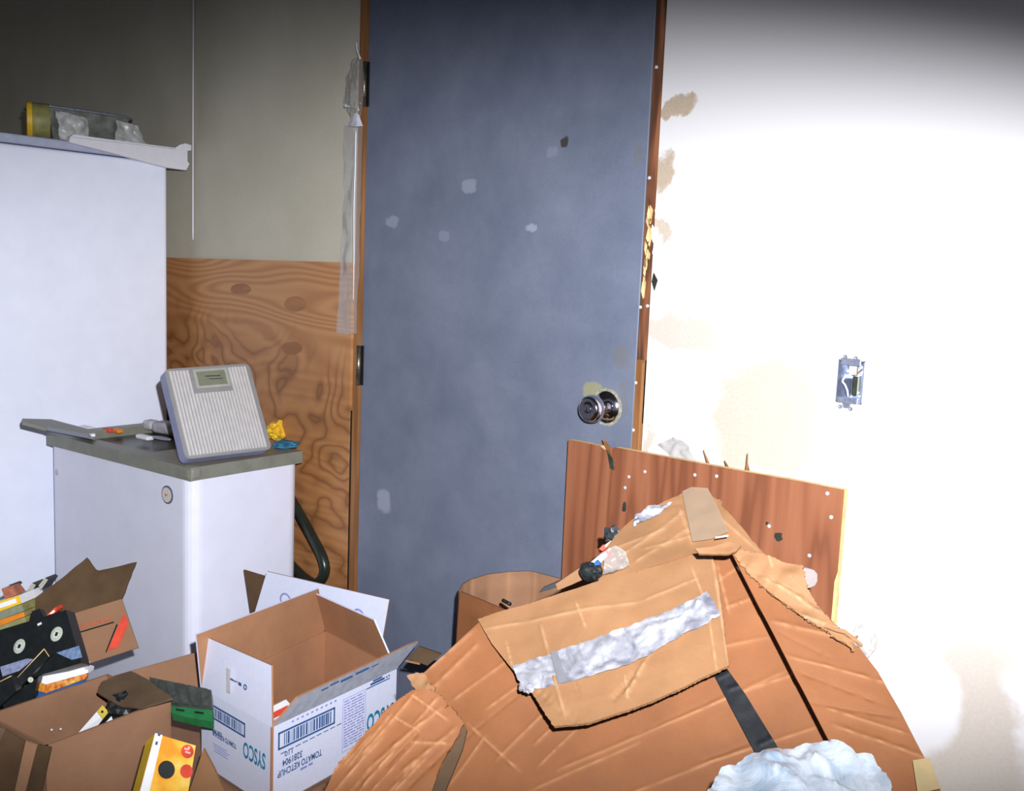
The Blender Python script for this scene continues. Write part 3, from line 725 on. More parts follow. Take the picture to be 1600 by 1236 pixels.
dw = slab('dial_bezel', [sp_(.30, .965, .005), sp_(.70, .965, .005), sp_(.70, .745, .005), sp_(.30, .745, .005)], .005, plain('bezel_grey', (.36, .35, .32), .4), sc, n=n_)
slab('dial_window', [sp_(.335, .935, .006), sp_(.665, .935, .006), sp_(.665, .775, .006), sp_(.335, .775, .006)], .001, plain('dial_window', (.19, .20, .14), .2), dw, n=n_)
quad_print('dial_marks', sp_(.42, .87, .0065), su, sv, [(0, 0, .045, .003), (.01, -.008, .05, -.006)], M_grey_dk, dw)

# cloths on the back corner of the washer top
def crumple(name, c, r, mat, parent=None, seed=0, amp=.35, sub=3, sq=(1, 1, 1), fr=1.6):
    bm = bmesh.new(); bmesh.ops.create_icosphere(bm, subdivisions=sub, radius=1)
    for v in bm.verts:
        n = v.co.normalized(); q = n*fr+Vector((seed*5.3, seed, 0))
        d = 1+amp*(abs(noise.noise(q))*1.6-.5)+amp*.6*(abs(noise.noise(q*2.3))*1.6-.5)+amp*.3*noise.noise(q*5)
        v.co = Vector((n.x*sq[0], n.y*sq[1], n.z*sq[2]))*r*d + Vector(c)
    return from_bm(name, bm, mat, parent, False)
c1 = crumple('yellow_cloth', onz(431, 673, .80)+Vector((0, 0, 0)), .032, M_yellow, None, 1, .5, 3, (1, .9, .9)); tag(c1, 'crumpled yellow cloth tucked behind the bathroom scale', 'cloth')
c2 = crumple('blue_cloth', onz(446, 696, .778)+Vector((0, 0, .004)), .034, plain('teal_blue_cloth', (.03, .15, .25), .7, var=.3), None, 2, .35, 3, (1, 1.1, .35)); tag(c2, 'crumpled blue cloth on the washer corner beside the bathroom scale', 'cloth')

# ------------------------------------------------------------------ cartons at bottom left
# closed brown carton that carries the white printed box
lc = empty('brown_carton', (-1.72, -.45, 0), 'low brown carton underneath the white printed box', 'carton')
bx0, bx1, by0, by1, bz = -2.0, -1.46, -.70, -.265, .232
box('body', (bx0, by0, 0), (bx1, by1, bz-.006), M_card_brown, lc)
slab('flap', [(bx0, by0, bz), (bx1, by0, bz), (bx1, (by0+by1)/2-.002, bz), (bx0, (by0+by1)/2-.002, bz)], .004, M_card_brown, lc, n=Vector((0, 0, 1)))
slab('flap', [(bx0, by1, bz), (bx1, by1, bz), (bx1, (by0+by1)/2+.002, bz), (bx0, (by0+by1)/2+.002, bz)], .004, M_card_brown, lc, n=Vector((0, 0, 1)))

ZR, HF, HB = .405, .118, .168
kA, kB, kC, kD = onz(425, 1137, ZR), onz(620, 1045, ZR), onz(508, 985, ZR), onz(315, 1075, ZR)
kb = empty('white_printed_box', (kA+kC)/2-Vector((0, 0, HB)), 'open white carton printed with barcodes and upside-down blue lettering, flaps raised', 'box')
dn = Vector((0, 0, -HB)); wm = [M_card_white, M_card_in]
def side(name, p, q, out):
    return slab(name, [p, q, q+dn, p+dn], .004, wm, kb, n=out)
nAD = Vector(((kD-kA).y, -(kD-kA).x, 0)).normalized(); nAD = nAD if nAD.dot(kA-kB) > 0 else -nAD
nAB = Vector(((kB-kA).y, -(kB-kA).x, 0)).normalized(); nAB = nAB if nAB.dot(kA-kD) > 0 else -nAB
s1_ = side('side_panel', kA, kD, nAD); s2_ = side('side_panel', kA, kB, nAB); side('side_panel', kB, kC, -nAD); side('side_panel', kC, kD, -nAB)
slab('bottom_panel', [kA+dn, kB+dn, kC+dn, kD+dn], .004, M_card_in, kb, n=Vector((0, 0, -1)))
zf = ZR+HF
q1 = onz(424, 1040, zf-.004)
f1 = slab('flap', [kA, kD, onpl(321, 995, kA, kD, q1), q1], .004, wm, kb)
q2 = onz(465, 1090, ZR+.05)
f2 = slab('flap', [kA, kB, onpl(654, 1003, kA, kB, q2), onpl(640, 1008, kA, kB, q2), q2], .004, [plain('flap_white_shaded', (.40, .42, .50), .6, var=.15, scale=60), M_card_in], kb)  # white flap; shade from its grazing angle painted in as grey
q3 = onz(498, 920, zf)
f3 = slab('flap', [kC, kD, onpl(307, 992, kC, kD, q3), q3], .004, [M_card_in, M_card_white], kb)
q4 = onz(492, 928, zf-.012)
f4 = slab('flap', [kC, kB, onpl(607, 1022, kC, kB, q4), onpl(584, 969, kC, kB, q4), q4], .004, [M_card_in, M_card_white], kb)
# prints: the AB side, upside down -> ux runs B to A, uy runs down
uAB = (kA-kB).normalized(); dwn = Vector((0, 0, -1)); wAB = (kA-kB).length
def ab(x, y): return kA - uAB*x + dwn*y + nAB*.0005           # x from corner A towards B, y down
def abpx(X, Y_):
    r = ray(X, Y_); t = (kA-CAM).dot(nAB)/r.dot(nAB); return CAM+r*t+nAB*.0006
def adpx(X, Y_):
    r = ray(X, Y_); t = (kA-CAM).dot(nAD)/r.dot(nAD); return CAM+r*t+nAD*.0006
uB = -uAB
p0, p1, p2 = abpx(434, 1145), abpx(523, 1104), abpx(438, 1171)
barcode(p0, (p1-p0), dwn, (p1-p0).length, (p2-p0).length*.97, M_ink, s2_, 3)
def uptext(s, X, Y_, size, width, mat, par, bold=.0, px=abpx, u=None):
    """upside-down line: X,Y_ is the pixel where its last (visually leftmost-flipped start) letter begins"""
    u = u if u is not None else uAB
    return text('lettering', s, px(X, Y_), u, dwn, size, mat, par, bold, width)
uptext('TOMATO KETCHUP', 502, 1170, .019, .118, M_ink, s2_, .02)
uptext('3281904', 472, 1172, .019, .052, M_ink, s2_, .02)
uptext('110', 458, 1168, .014, .020, M_ink, s2_, .01)
quad_print('fine_print', abpx(488, 1190), uAB, dwn, [(0, 0, .012, .005), (.016, 0, .034, .005)], M_ink_lav, s2_)
quad_print('rule_line', abpx(438, 1177), uB, dwn, [(k*.019, 0, k*.019+.014, .002) for k in range(9)], M_ink, s2_)
r = []; rn = random.Random(5)
for k in range(17):
    x = 0
    while x < .060:
        w2 = rn.uniform(.006, .02); r.append((x, k*.0062, min(x+w2, .062), k*.0062+.0028)); x += w2+rn.uniform(.001, .004)
q0 = abpx(537, 1096)
quad_print('fine_print', q0, uB, dwn, r, M_ink_lav, s2_)
quad_print('fine_print_border', q0-uB*.004-dwn*.005, uB, dwn, [(0, 0, .070, .0012), (0, .115, .070, .1162), (0, 0, .0012, .115), (.069, 0, .070, .115)], M_ink_lav, s2_)
quad_print('address_print', abpx(572, 1071), uB, dwn, [(0, .007, .075, .0095), (.012, 0, .058, .005), (.062, .0, .067, .004), (.070, -.001, .074, .004), (.02, -.005, .05, -.001)], M_ink, s2_)
r = []
quad_print('digit_print', abpx(455, 1126), uB, dwn, [(k*.013, 0, k*.013+.006, .004) for k in range(10)], M_ink_lav, s2_)
uptext('SYSCO', 615, 1097, .052, .088, M_ink_teal, s2_, .03)
# the AD side: ux runs A to D when upside down
uAD = (kD-kA).normalized()
p0, p1, p2 = adpx(324, 1095), adpx(384, 1130), adpx(328, 1118)
barcode(p0, (p1-p0).normalized()*1.0, dwn, (p1-p0).length, (p2-p0).length*1.0, M_ink, s1_, 8)
text('lettering', 'SYSCO', adpx(416, 1179), uAD, dwn, .046, M_ink_teal, s1_, .02, .075)
text('lettering', 'TOMATO KETCHUP', adpx(370, 1163), uAD, dwn, .014, M_ink, s1_, .03, .085)
text('lettering', '3281904', adpx(348, 1146), uAD, dwn, .014, M_ink, s1_, .03, .035)
quad_print('fine_print', adpx(334, 1160), -uAD, dwn, [(0, 0, .05, .0015), (0, .005, .06, .0065), (.004, .010, .05, .0115), (.004, .015, .055, .0165)], M_ink_lav, s1_)
F1p = lambda X, Y_: adpx(X, Y_)
fl_o = f1
uf = (kD-kA).normalized()
q = onz(385, 1072, ZR+.055)+nAD*.004
quad_print('fine_print', q+uf*.01+Vector((0, 0, .004)), uf, dwn, [(0, 0, .010, .006), (.013, 0, .016, .003), (.019, .001, .024, .004), (.026, .001, .045, .004)], M_ink, f1)
lathe('round_mark', q-uf*.004+Vector((0, 0, .001))+nAD*.001, nAD, [(.0055, 0), (.0055, .0006), (.0038, .0006), (.0038, 0)], M_ink, f1, 20, cap=False)
r = [(0, 0, .02, .0025), (.024, .002, .05, .005), (.055, -.001, .09, .003), (.10, 0, .14, .004), (.15, 0, .17, .002)]
a2, b2 = onz(500, 1082, ZR+.042), onz(610, 1030, ZR+.042)
quad_print('smudged_print', a2+Vector((0, 0, .004)), (b2-a2), Vector((0, 0, 1)), r, M_ink, f2, .004)
quad_print('tape_residue', q+uf*.055+Vector((0, 0, .02)), uf, dwn, [(-.006, 0, .006, .05)], plain('yellowed_glue', (.58, .54, .50), .6), f1, .001)
# a magazine lying inside
mg = slab('magazine', [onz(421, 1106, ZR-.03), onz(447, 1093, ZR-.03), onz(462, 1110, ZR-.06), onz(430, 1130, ZR-.06)], .008, M_paper, None)
tag(mg, 'thin magazine with a red stripe inside the white printed box', 'magazine')
a2 = onz(421, 1117, ZR-.034); b2 = onz(449, 1103, ZR-.034)
quad_print('red_stripe', a2, (b2-a2), onz(424, 1124, ZR-.04)-a2, [(0, 0, .05, .012)], M_red, mg, .003)
quad_print('blue_stripe', a2, (b2-a2), onz(424, 1124, ZR-.04)-a2, [(0, .016, .05, .03)], M_ink_lav, mg, .003)

# white carton behind, flap up
w0, w1 = onz(417, 893, .50), onz(608, 937, .50)
wdn = Vector((0, 0, -1)); w2, w3 = onpl(597, 1002, w0, w1, w0+wdn), onpl(398, 957, w0, w1, w0+wdn)
wb = empty('white_carton', ((w0.x+w1.x)/2, (w0.y+w1.y)/2, 0), 'second white carton behind the printed box, its blank flap standing up', 'box')
wn = Vector(((w1-w0).y, -(w1-w0).x, 0)).normalized()
if wn.dot(CAM-w0) < 0: wn = -wn
zt = .34
g0, g1 = Vector((w0.x, w0.y, zt)), Vector((w1.x, w1.y, zt))
g2 = g0.lerp(g1, .66)
slab('body', [g0-wn*.005, g2-wn*.005, g2-wn*.12, g0-wn*.12], zt, M_card_white, wb, n=Vector((0, 0, 1)))
slab('flap', [w0, w1, w2, Vector((w2.x, w2.y, zt)), Vector((w3.x, w3.y, zt)), w3], .004, wm, wb, n=wn)
slab('side_flap', [w3+Vector((0, 0, 0))-wn*.004, onpl(412, 901, w0, w1, w0+wdn)-wn*.004, onpl(379, 891, w0, w1, w0+wdn)-wn*.004, onpl(390, 962, w0, w1, w0+wdn)-wn*.004], .004, M_card_olive, wb, n=wn)
for (x, y) in ((446, 937), (560, 962)):
    lathe('round_mark', onpl(x, y, w0, w1, w0+wdn)+wn*.0006, wn, [(.018, 0), (.018, .0004), (.013, .0004), (.013, 0)], M_ink_lav, wb, 28, cap=False)

# ---- carton with the torn dark flap and red print
tc = empty('torn_carton', D(150, 1000, 2.25)*1.0, 'brown carton with torn dirty flap and red stamped print, left of the washer base', 'carton')
tc.location.z = 0
dT = lambda x, y: 2.22-(y-880)*.0006
sheet('print_panel', [(104, 962), (190, 936)], [(128, 1040), (216, 1012)], [(104, 962), (128, 1040)], [(190, 936), (216, 1012)], M_card_brown, tc, dfun=dT, nu=20, nv=16, amp=.002)
sheet('torn_flap', [(56, 934), (100, 902), (136, 870), (151, 892), (180, 886), (213, 878)], [(60, 985), (104, 965), (150, 950), (190, 937)], [(56, 934), (50, 960), (60, 985)], [(213, 878), (202, 905), (190, 937)],
      M_card_olive, tc, dfun=lambda x, y: dT(x, y)+.005, nu=30, nv=18, amp=.006, jag=1.2, seed=4)
PT = lambda x, y, o=-.004: D(x, y, dT(x, y)+o)
slab('red_label', [PT(168, 1016), PT(184, 1012), PT(201, 974), PT(194, 958), PT(186, 975)], .0008, M_red, tc)
slab('black_rule', [PT(124, 989), PT(124, 987), PT(178, 971), PT(178, 973)], .0006, M_black, tc)
slab('black_rule', [PT(166, 1020), PT(165, 1018), PT(182, 975), PT(184, 976)], .0006, M_black, tc)
qa, qb = PT(119, 984, -.006), PT(176, 968, -.006)
_l = (qb-qa).length; quad_print('faded_print', qa, qb-qa, Vector((0, 0, 1)), [(_l*k/14, 0, _l*(k+.6)/14, .006+.004*((k*7) % 3)/2) for k in range(14)], M_redfaint, tc, .002)
# its body down to the floor
ca, cb_, cc = D(128, 1042, 2.13), D(216, 1014, 2.14), D(60, 985, 2.16)
box('body', (-2.27, -.66, 0), (-2.06, -.545, .20), M_card_olive, tc)
sheet('long_flap', [(176, 1057), (245, 1037), (312, 1018)], [(190, 1120), (250, 1105), (318, 1090)], [(176, 1057), (190, 1120)], [(312, 1018), (318, 1090)], M_card_brown, tc, dfun=lambda x, y: 2.14, nu=20, nv=8, amp=.003)

# ---- front-left open carton (brown) with tapes
ZL = .42
l0, l1, l2, l3 = onz(72, 1166, ZL), onz(267, 1092, ZL), onz(168, 1053, ZL), onz(-25, 1118, ZL)
oc = empty('open_brown_carton', ((l0.x+l2.x)/2, (l0.y+l2.y)/2, 0), 'open brown carton of tapes at the lower left, one flap folded in', 'carton')
dz = Vector((0, 0, -ZL+.002))
for a, b in ((l0, l1), (l1, l2), (l2, l3), (l3, l0)):
    n = Vector(((b-a).y, -(b-a).x, 0)).normalized()
    cen = (l0+l1+l2+l3)/4
    if n.dot(a-cen) < 0: n = -n
    slab('side_panel', [a, b, b+dz, a+dz], .005, M_card_brown, oc, n=n)
slab('bottom_panel', [l0+dz*.62, l1+dz*.62, l2+dz*.62, l3+dz*.62], .004, M_card_olive, oc, n=Vector((0, 0, 1)))
sheet('flap', [(158, 1066, 1.93), (182, 1054, 1.95), (205, 1050, 1.95), (232, 1064, 1.92)], [(152, 1082, 1.90), (190, 1106, 1.86), (220, 1108, 1.83), (268, 1089, 1.82)],
      [(158, 1066, 1.93), (152, 1082, 1.90)], [(232, 1064, 1.92), (268, 1089, 1.82)], M_card_grey, oc, nu=30, nv=14, amp=.006, jag=1.0, seed=7)
# torn flaps hanging outside at far left corner
for k, (pts, mt, dd) in enumerate(((((8, 1140), (38, 1158), (24, 1250), (-40, 1250)), M_card_olive, 1.62), (((40, 1158), (58, 1164), (36, 1250), (20, 1250)), M_card_brown, 1.60), (((60, 1164), (80, 1168), (62, 1250), (38, 1250)), M_card_olive, 1.615), (((-20, 1130), (10, 1140), (-30, 1250), (-90, 1250)), M_card_grey, 1.63))):
    slab('torn_strip', [D(x, y, dd) for x, y in pts], .004, mt, oc)
# hidden filling so that things rest on something
crumple('paper_filling', (oc.location.x, oc.location.y, .27), .085, M_void, oc, 9, .2, 3, (1.0, .9, .8))
for (x, y) in ((81, 1140), (95, 1139)):
    p = D(x, y, 1.90); lathe('staple_glint', p, -FW, [(.002, 0), (.002, .001)], M_paper, oc, 8)

# tapes: one builder, copied
def tape_box(name, pts, t, face, edge, label, cat, group=None, n=None, parent=None):
    o = slab(name, pts, t, [face, edge], parent, n=n)
    if parent is None: tag(o, label, cat, group)
    return o
# big video cassette with two white hubs
dv = lambda x, y: 2.02-(y-960)*.0007+(50-x)*.0006
vq = [(-22, 991), (103, 953), (127, 1036), (-2, 1074)]
V3 = [D(x, y, dv(x, y)) for x, y in vq]
vc = empty('video_cassette', (sum(V3, Vector())/4), 'black video cassette with two pale hubs on the tape heap at far left', 'video cassette')
vn = (V3[1]-V3[0]).cross(V3[3]-V3[0]).normalized(); vn = vn if vn.dot(CAM-V3[0]) > 0 else -vn
slab('shell', V3, .025, M_black, vc, n=vn)
for (x, y) in ((31, 1010), (89, 991)):
    c = D(x, y, dv(x, y)); h = lathe('hub', c, vn, [(.0150, -.002), (.0150, .0015), (.013, .002), (.0045, .002), (.0045, .0005)], M_hub, vc, 26)
    for k in range(6):
        a = k*math.pi/3; e1 = vn.cross(Vector((0, 0, 1))).normalized(); e2 = vn.cross(e1)
        q = c+(e1*math.cos(a)+e2*math.sin(a))*.0065+vn*.0022; lathe('hub_tooth', q, vn, [(.0014, 0), (.0014, .0008)], M_paper, h, 6)
slab('edge_label', [D(x, y, dv(x, y)-.002) for x, y in ((0, 1042), (42, 1029), (52, 1030), (30, 1048), (4, 1057))], .001, plain('lilac_label', (.30, .33, .52), .5, var=.3, scale=120), vc, n=vn)
slab('edge_label', [D(x, y, dv(x, y)-.002) for x, y in ((88, 1020), (123, 1009), (128, 1027), (112, 1031))], .001, plain('blue_label', (.18, .26, .44), .5, var=.35, scale=120), vc, n=vn)
slab('window_glint', [D(x, y, dv(x, y)-.002) for x, y in ((58, 975), (64, 972), (65, 975), (59, 978))], .001, M_paper, vc, n=vn)
slab('corner_notch', [D(x, y, dv(x, y)+.004) for x, y in ((50, 955), (62, 951), (70, 968), (46, 972))], .012, M_black, vc, n=vn)
# yellow boxed tapes stacked at the left edge
for k, (p, mt, eg, lb) in enumerate((
    (((-20, 945), (30, 930), (34, 943), (-18, 962)), M_yellow, M_paper, 'yellow tape box with a white band, topmost of the stack at far left'),
    (((-18, 962), (34, 944), (37, 955), (-15, 974)), plain('grey_green_sleeve', (.22, .24, .17), .5, var=.2), M_oliveyel, 'grey-green tape box just under the yellow one at far left'),
    (((-15, 974), (37, 956), (39, 963), (-13, 983)), M_orange, M_oliveyel, 'thin orange tape box in the middle of the far left stack'),
    (((-13, 983), (39, 964), (42, 974), (-10, 994)), plain('olive_sleeve', (.27, .26, .12), .5, var=.2), M_oliveyel, 'olive tape box at the bottom of the far left stack'))):
    P = [D(x, y, 2.13) for x, y in p]
    o = tape_box('tape_box', P, .10, mt, eg, lb, 'tape box', 'boxed tapes stacked at the far left')
    if k == 0: slab('white_band', [D(x, y, 2.127) for x, y in ((-18, 949), (24, 935), (26, 942), (-17, 956))], .001, M_paper, o)
o = slab('paper_scrap', [D(x, y, 2.16) for x, y in ((2, 920), (20, 915), (30, 928), (8, 936))], .03, plain('red_brown_scrap', (.35, .12, .07), .6, var=.4, scale=120)); tag(o, 'red-brown box end sticking up behind the yellow tape box', 'box')
# thin cases poking up
for k, (p, lb) in enumerate(((((40, 926), (50, 911), (56, 914), (44, 934)), 'pale edged cassette case poking up left of the torn flap'), (((60, 915), (70, 903), (75, 906), (64, 922)), 'slim cassette case against the tip of the torn dirty flap'), (((10, 918), (14, 914), (18, 917), (12, 922)), 'tiny dark case corner above the yellow tape box'))):
    o = slab('cassette_case', [D(x, y, 2.20) for x, y in p], .05, [plain('case_pale', (.36, .36, .30), .4), M_black]); tag(o, lb, 'cassette case', 'cassette cases poking up at far left')
o = slab('red_case', [D(x, y, 2.08) for x, y in ((72, 962), (86, 949), (89, 953), (84, 959))], .03, M_red); tag(o, 'small red and white box corner behind the black video cassette', 'box')
slab('white_label', [D(x, y, 2.077) for x, y in ((76, 960), (84, 953), (86, 956), (81, 959))], .001, M_paper, o)
# white and orange boxed tape
t0_ = [D(57, 1066, 1.98), D(62, 1055, 2.0), D(128, 1037, 2.02), D(139, 1048, 1.99), D(136, 1052, 1.98), D(66, 1071, 1.96)]
o = empty('boxed_video_tape', D(100, 1060, 1.98), 'white, orange and blue boxed video tape lying on the tapes in the brown carton', 'tape box')
slab('white_side', [D(x, y, 1.955) for x, y in ((58, 1061), (64, 1053), (127, 1036), (131, 1040), (131, 1045), (138, 1047), (137, 1053), (68, 1072))], .028, M_paper, o)
M_pic = NT('orange_picture_print'); _co = M_pic.coord(); M_pic = M_pic.col(M_pic.ramp(M_pic.noise(_co, 70, 3), [(.35, (.12, .03, .02)), (.5, (.65, .18, .03)), (.7, (.75, .5, .12))]), .45)
slab('picture_side', [D(x, y, 1.948) for x, y, d in ((56, 1064, 1.97), (68, 1071, 1.95), (137, 1052, 1.975), (136, 1060, 1.975), (72, 1083, 1.94), (53, 1079, 1.96))], .004, M_pic, o)
slab('blue_side', [D(x, y, 1.948) for x, y, d in ((53, 1079, 1.96), (72, 1083, 1.94), (134, 1062, 1.97), (130, 1067, 1.97), (70, 1090, 1.94), (48, 1090, 1.95))], .004, M_blue, o)
slab('orange_corner', [D(x, y, 1.944) for x, y, d in ((56, 1065, 1.965), (70, 1070, 1.95), (70, 1082, 1.94), (53, 1077, 1.96))], .003, plain('yellow_red_corner', (.75, .28, .03), .45, var=.5, scale=60), o)
slab('purple_corner', [D(x, y, 1.944) for x, y, d in ((49, 1081, 1.955), (58, 1081, 1.95), (55, 1090, 1.95), (46, 1090, 1.95))], .003, plain('purple_white_corner', (.45, .12, .42), .45, var=.5, scale=120), o)
# dark cassettes with pale outlines at far left
for k, (p, d_, lb) in enumerate(((((22, 1064), (69, 1014), (77, 1026), (28, 1077)), 1.90, 'black cassette case with a thin gold outline leaning over the hubs'), (((-10, 1070), (18, 1056), (26, 1080), (-10, 1112)), 1.88, 'black cassette case with a pale corner below the gold outlined case'),
    (((0, 1090), (34, 1077), (60, 1058), (52, 1092), (8, 1112)), 1.93, 'dark cassette case lying flat at the bottom of the far left heap'))):
    P = [D(x, y, d_) for x, y in p]
    o = slab('cassette_case', P, .02, M_black); tag(o, lb, 'cassette case', 'black cassette cases at far left')
    if k < 2: tube('pale_edge', [D(p[0][0], p[0][1], d_-.002), D(p[1][0], p[1][1], d_-.002)], .0009, M_edge, o, 6)
    if k == 0: tube('pale_edge', [D(p[1][0], p[1][1], d_-.002), D(p[2][0], p[2][1], d_-.002)], .0007, M_edge, o, 6); lathe('gold_dot', D(48, 1062, 1.89), -FW, [(.0055, 0), (.0055, .001)], M_hub, o, 14)
o = crumple('dark_tape_heap', D(45, 1040, 2.02)+Vector((-.02, .03, -.22)), .16, M_void, None, 5, .25, 4, (1.1, .7, .95), 3); tag(o, 'dark heap of loose tapes beneath the cassettes at far left', 'tapes', None, 'stuff')

# black object + yellow labelled tape inside the open carton
o = crumple('black_pouch', D(196, 1104, 1.90), .040, M_black, None, 3, .22, 3, (.95, .8, .85)); tag(o, 'crumpled black pouch under the folded flap of the open brown carton', 'pouch')
ps = [D(122, 1145, 1.86), D(160, 1102, 1.90), D(170, 1112, 1.885), D(148, 1136, 1.86)]
o = slab('labelled_tape', [D(118, 1150, 1.855), D(160, 1102, 1.90), D(170, 1112, 1.89), D(140, 1150, 1.85)], .018, [M_paper, M_black]); tag(o, 'white tape with a yellow end label standing in the open brown carton', 'video cassette')
slab('yellow_label', [D(151, 1112, 1.888), D(160, 1102, 1.897), D(170, 1112, 1.887), D(160, 1124, 1.874)], .001, plain('yellow_label', (.62, .48, .08), .5, var=.15), o)
lathe('label_dot', D(160, 1112, 1.884), -FW, [(.0025, 0), (.0025, .001)], M_black, o, 12)
o = slab('small_white_tape', [D(164, 1130, 1.85), D(174, 1119, 1.86), D(176, 1124, 1.855), D(166, 1134, 1.845)], .01, [M_paper, M_black]); tag(o, 'small white edged tape beside the black pouch in the brown carton', 'video cassette')
# yellow film box
fb = [D(242, 1146, 1.66), D(306, 1165, 1.70), D(290, 1262, 1.62), D(214, 1252, 1.58)]
yb = empty('yellow_film_box', (fb[2]+fb[3])/2, 'yellow and orange film box with red discs standing against the open brown carton', 'box')
t = NT('yellow_orange_print'); co = t.coord(); n = t.noise(co, 14, 3, .5)
M_yo = t.col(t.ramp(n, [(.35, (.80, .30, .02)), (.5, (.85, .52, .06)), (.65, (.88, .72, .30))]), .4)
slab('front', fb, .035, [M_yo, M_yellow], yb)
def fbp(u, v, o=-.002):
    p = fb[0]*(1-u)*(1-v)+fb[1]*u*(1-v)+fb[2]*u*v+fb[3]*(1-u)*v; nn = (fb[1]-fb[0]).cross(fb[3]-fb[0]).normalized(); nn = nn if nn.dot(CAM-p) > 0 else -nn
    return p-nn*o
slab('white_spine', [fbp(0, 0), fbp(.17, 0), fbp(.19, 1), fbp(0, 1)], .001, M_paper, yb)
nn = (fb[1]-fb[0]).cross(fb[3]-fb[0]).normalized(); nn = nn if nn.dot(CAM-fb[0]) > 0 else -nn
lathe('red_disc', fbp(.80, .15, -.0045), nn, [(.0115, 0), (.0115, .0006)], M_red, yb, 26)
lathe('red_disc', fbp(.86, .46, -.0045), nn, [(.0115, 0), (.0115, .0006)], M_red, yb, 26)
quad_print('disc_marks', fbp(.80, .15, -.0065)-(fb[1]-fb[0]).normalized()*.008, fb[1]-fb[0], fb[3]-fb[0], [(0, -.004, .008, -.001), (.003, .001, .013, .004), (.006, -.008, .010, -.003)], plain('pink_print', (.75, .45, .40), .5), yb, .0005)
lathe('dark_picture', fbp(.42, .50, -.0045), nn, [(.015, 0), (.015, .0005)], M_black, yb, 26)
quad_print('spine_marks', fbp(.05, .12, -.003), fb[1]-fb[0], fb[3]-fb[0], [(0, 0, .004, .006), (.0, -.014, .005, -.010)], M_ink, yb, .0005)
# ridged black case with green edge
gd = lambda x, y: 1.98-(y-1060)*.0014
gq = [(233, 1058), (330, 1078), (332, 1110), (250, 1103)]
G = [D(x, y, gd(x, y)) for x, y in gq]
M_ridge = plain('charcoal_ridge', (.055, .06, .055), .4, var=.4, scale=60)
gc = empty('ridged_case', sum(G, Vector())/4, 'black ridged case with a bright green edge between the brown carton and white box', 'case')
slab('case_top', G, .02, M_grey_dk, gc)
for k in range(5):
    u = .08+k*.19
    def gp(u, v): return G[0]*(1-u)*(1-v)+G[1]*u*(1-v)+G[2]*u*v+G[3]*(1-u)*v
    lift = Vector((0, -.003, .006))
    slab('ridge', [gp(u, .08)+lift, gp(u+.12, .08)+lift, gp(u+.12, .92)+lift, gp(u, .92)+lift], .008, M_ridge, gc)
slab('green_edge', [D(x, y, gd(x, y)-.004) for x, y in ((266, 1103), (332, 1110), (332, 1128), (300, 1122), (268, 1114))], .02, M_green, gc)
slab('black_slot', [D(x, y, gd(x, y)-.007) for x, y in ((275, 1107), (288, 1109), (288, 1111), (275, 1109))], .002, M_black, gc)
slab('black_slot', [D(x, y, gd(x, y)-.007) for x, y in ((304, 1111), (318, 1113), (318, 1115), (304, 1113))], .002, M_black, gc)
# brown carton corner between the yellow box and the white box
o = slab('cardboard_offcut', [D(x, y, 1.74) for x, y in ((334, 1200), (318, 1170), (296, 1236), (290, 1290), (380, 1300))], .006, M_card_tan); tag(o, 'pale cardboard offcut leaning between the film box and the white printed box', 'cardboard')

# ------------------------------------------------------------------ cartons in the middle and right
# open box behind the pile (rounded corner, seen into)
ZO = .625
def oz(x, y): return onz(x, y, ZO)
rimpts = [oz(719, 924), oz(722, 914), oz(734, 906), oz(762, 897), oz(796, 893), oz(828, 892), oz(880, 905)]
front = [oz(719, 924), oz(750, 937), oz(790, 953), oz(850, 975)]
ob = empty('open_tan_carton', (-1.45, -.35, 0), 'open tan carton with bulging corner standing in front of the blue door', 'carton')
def wallstrip(name, pts, z1, mat, par, t=.005, spread=.0, creases=()):
    c = sum(pts, Vector())/len(pts); n = len(pts); pts2 = polyline(pts, 50); vs = []; wr = []
    rows = 14
    for j in range(rows+1):
        v = j/rows
        for i, p in enumerate(pts2):
            q = p.copy(); q.z = p.z*(1-v)+z1*v
            o_ = (p-c); o_.z = 0
            q += o_.normalized()*spread*v + Vector((noise.noise(q*8), noise.noise(q*8+Vector((5, 5, 5))), 0))*.003
            vs.append(q); u = i/50
            wr.append(min(1, sum(math.exp(-((u-k)/.018)**2) for k in creases)))
    W = 51; fs = [[j*W+i, j*W+i+1, (j+1)*W+i+1, (j+1)*W+i] for j in range(rows) for i in range(50)]
    o = make(name, vs, fs, mat, par, None, True, wr)
    md = o.modifiers.new('thickness', 'SOLIDIFY'); md.thickness = t; md.offset = 0
    return o
wallstrip('back_panel', rimpts, .03, M_card_brown, ob, creases=(.27, .58, .78))
wallstrip('front_panel', front, .03, M_card, ob, spread=.03)
o = tube('pen', [oz(786, 938), oz(797, 944)], .004, M_black, None, 8); tag(o, 'short black pen inside the open tan carton', 'pen')

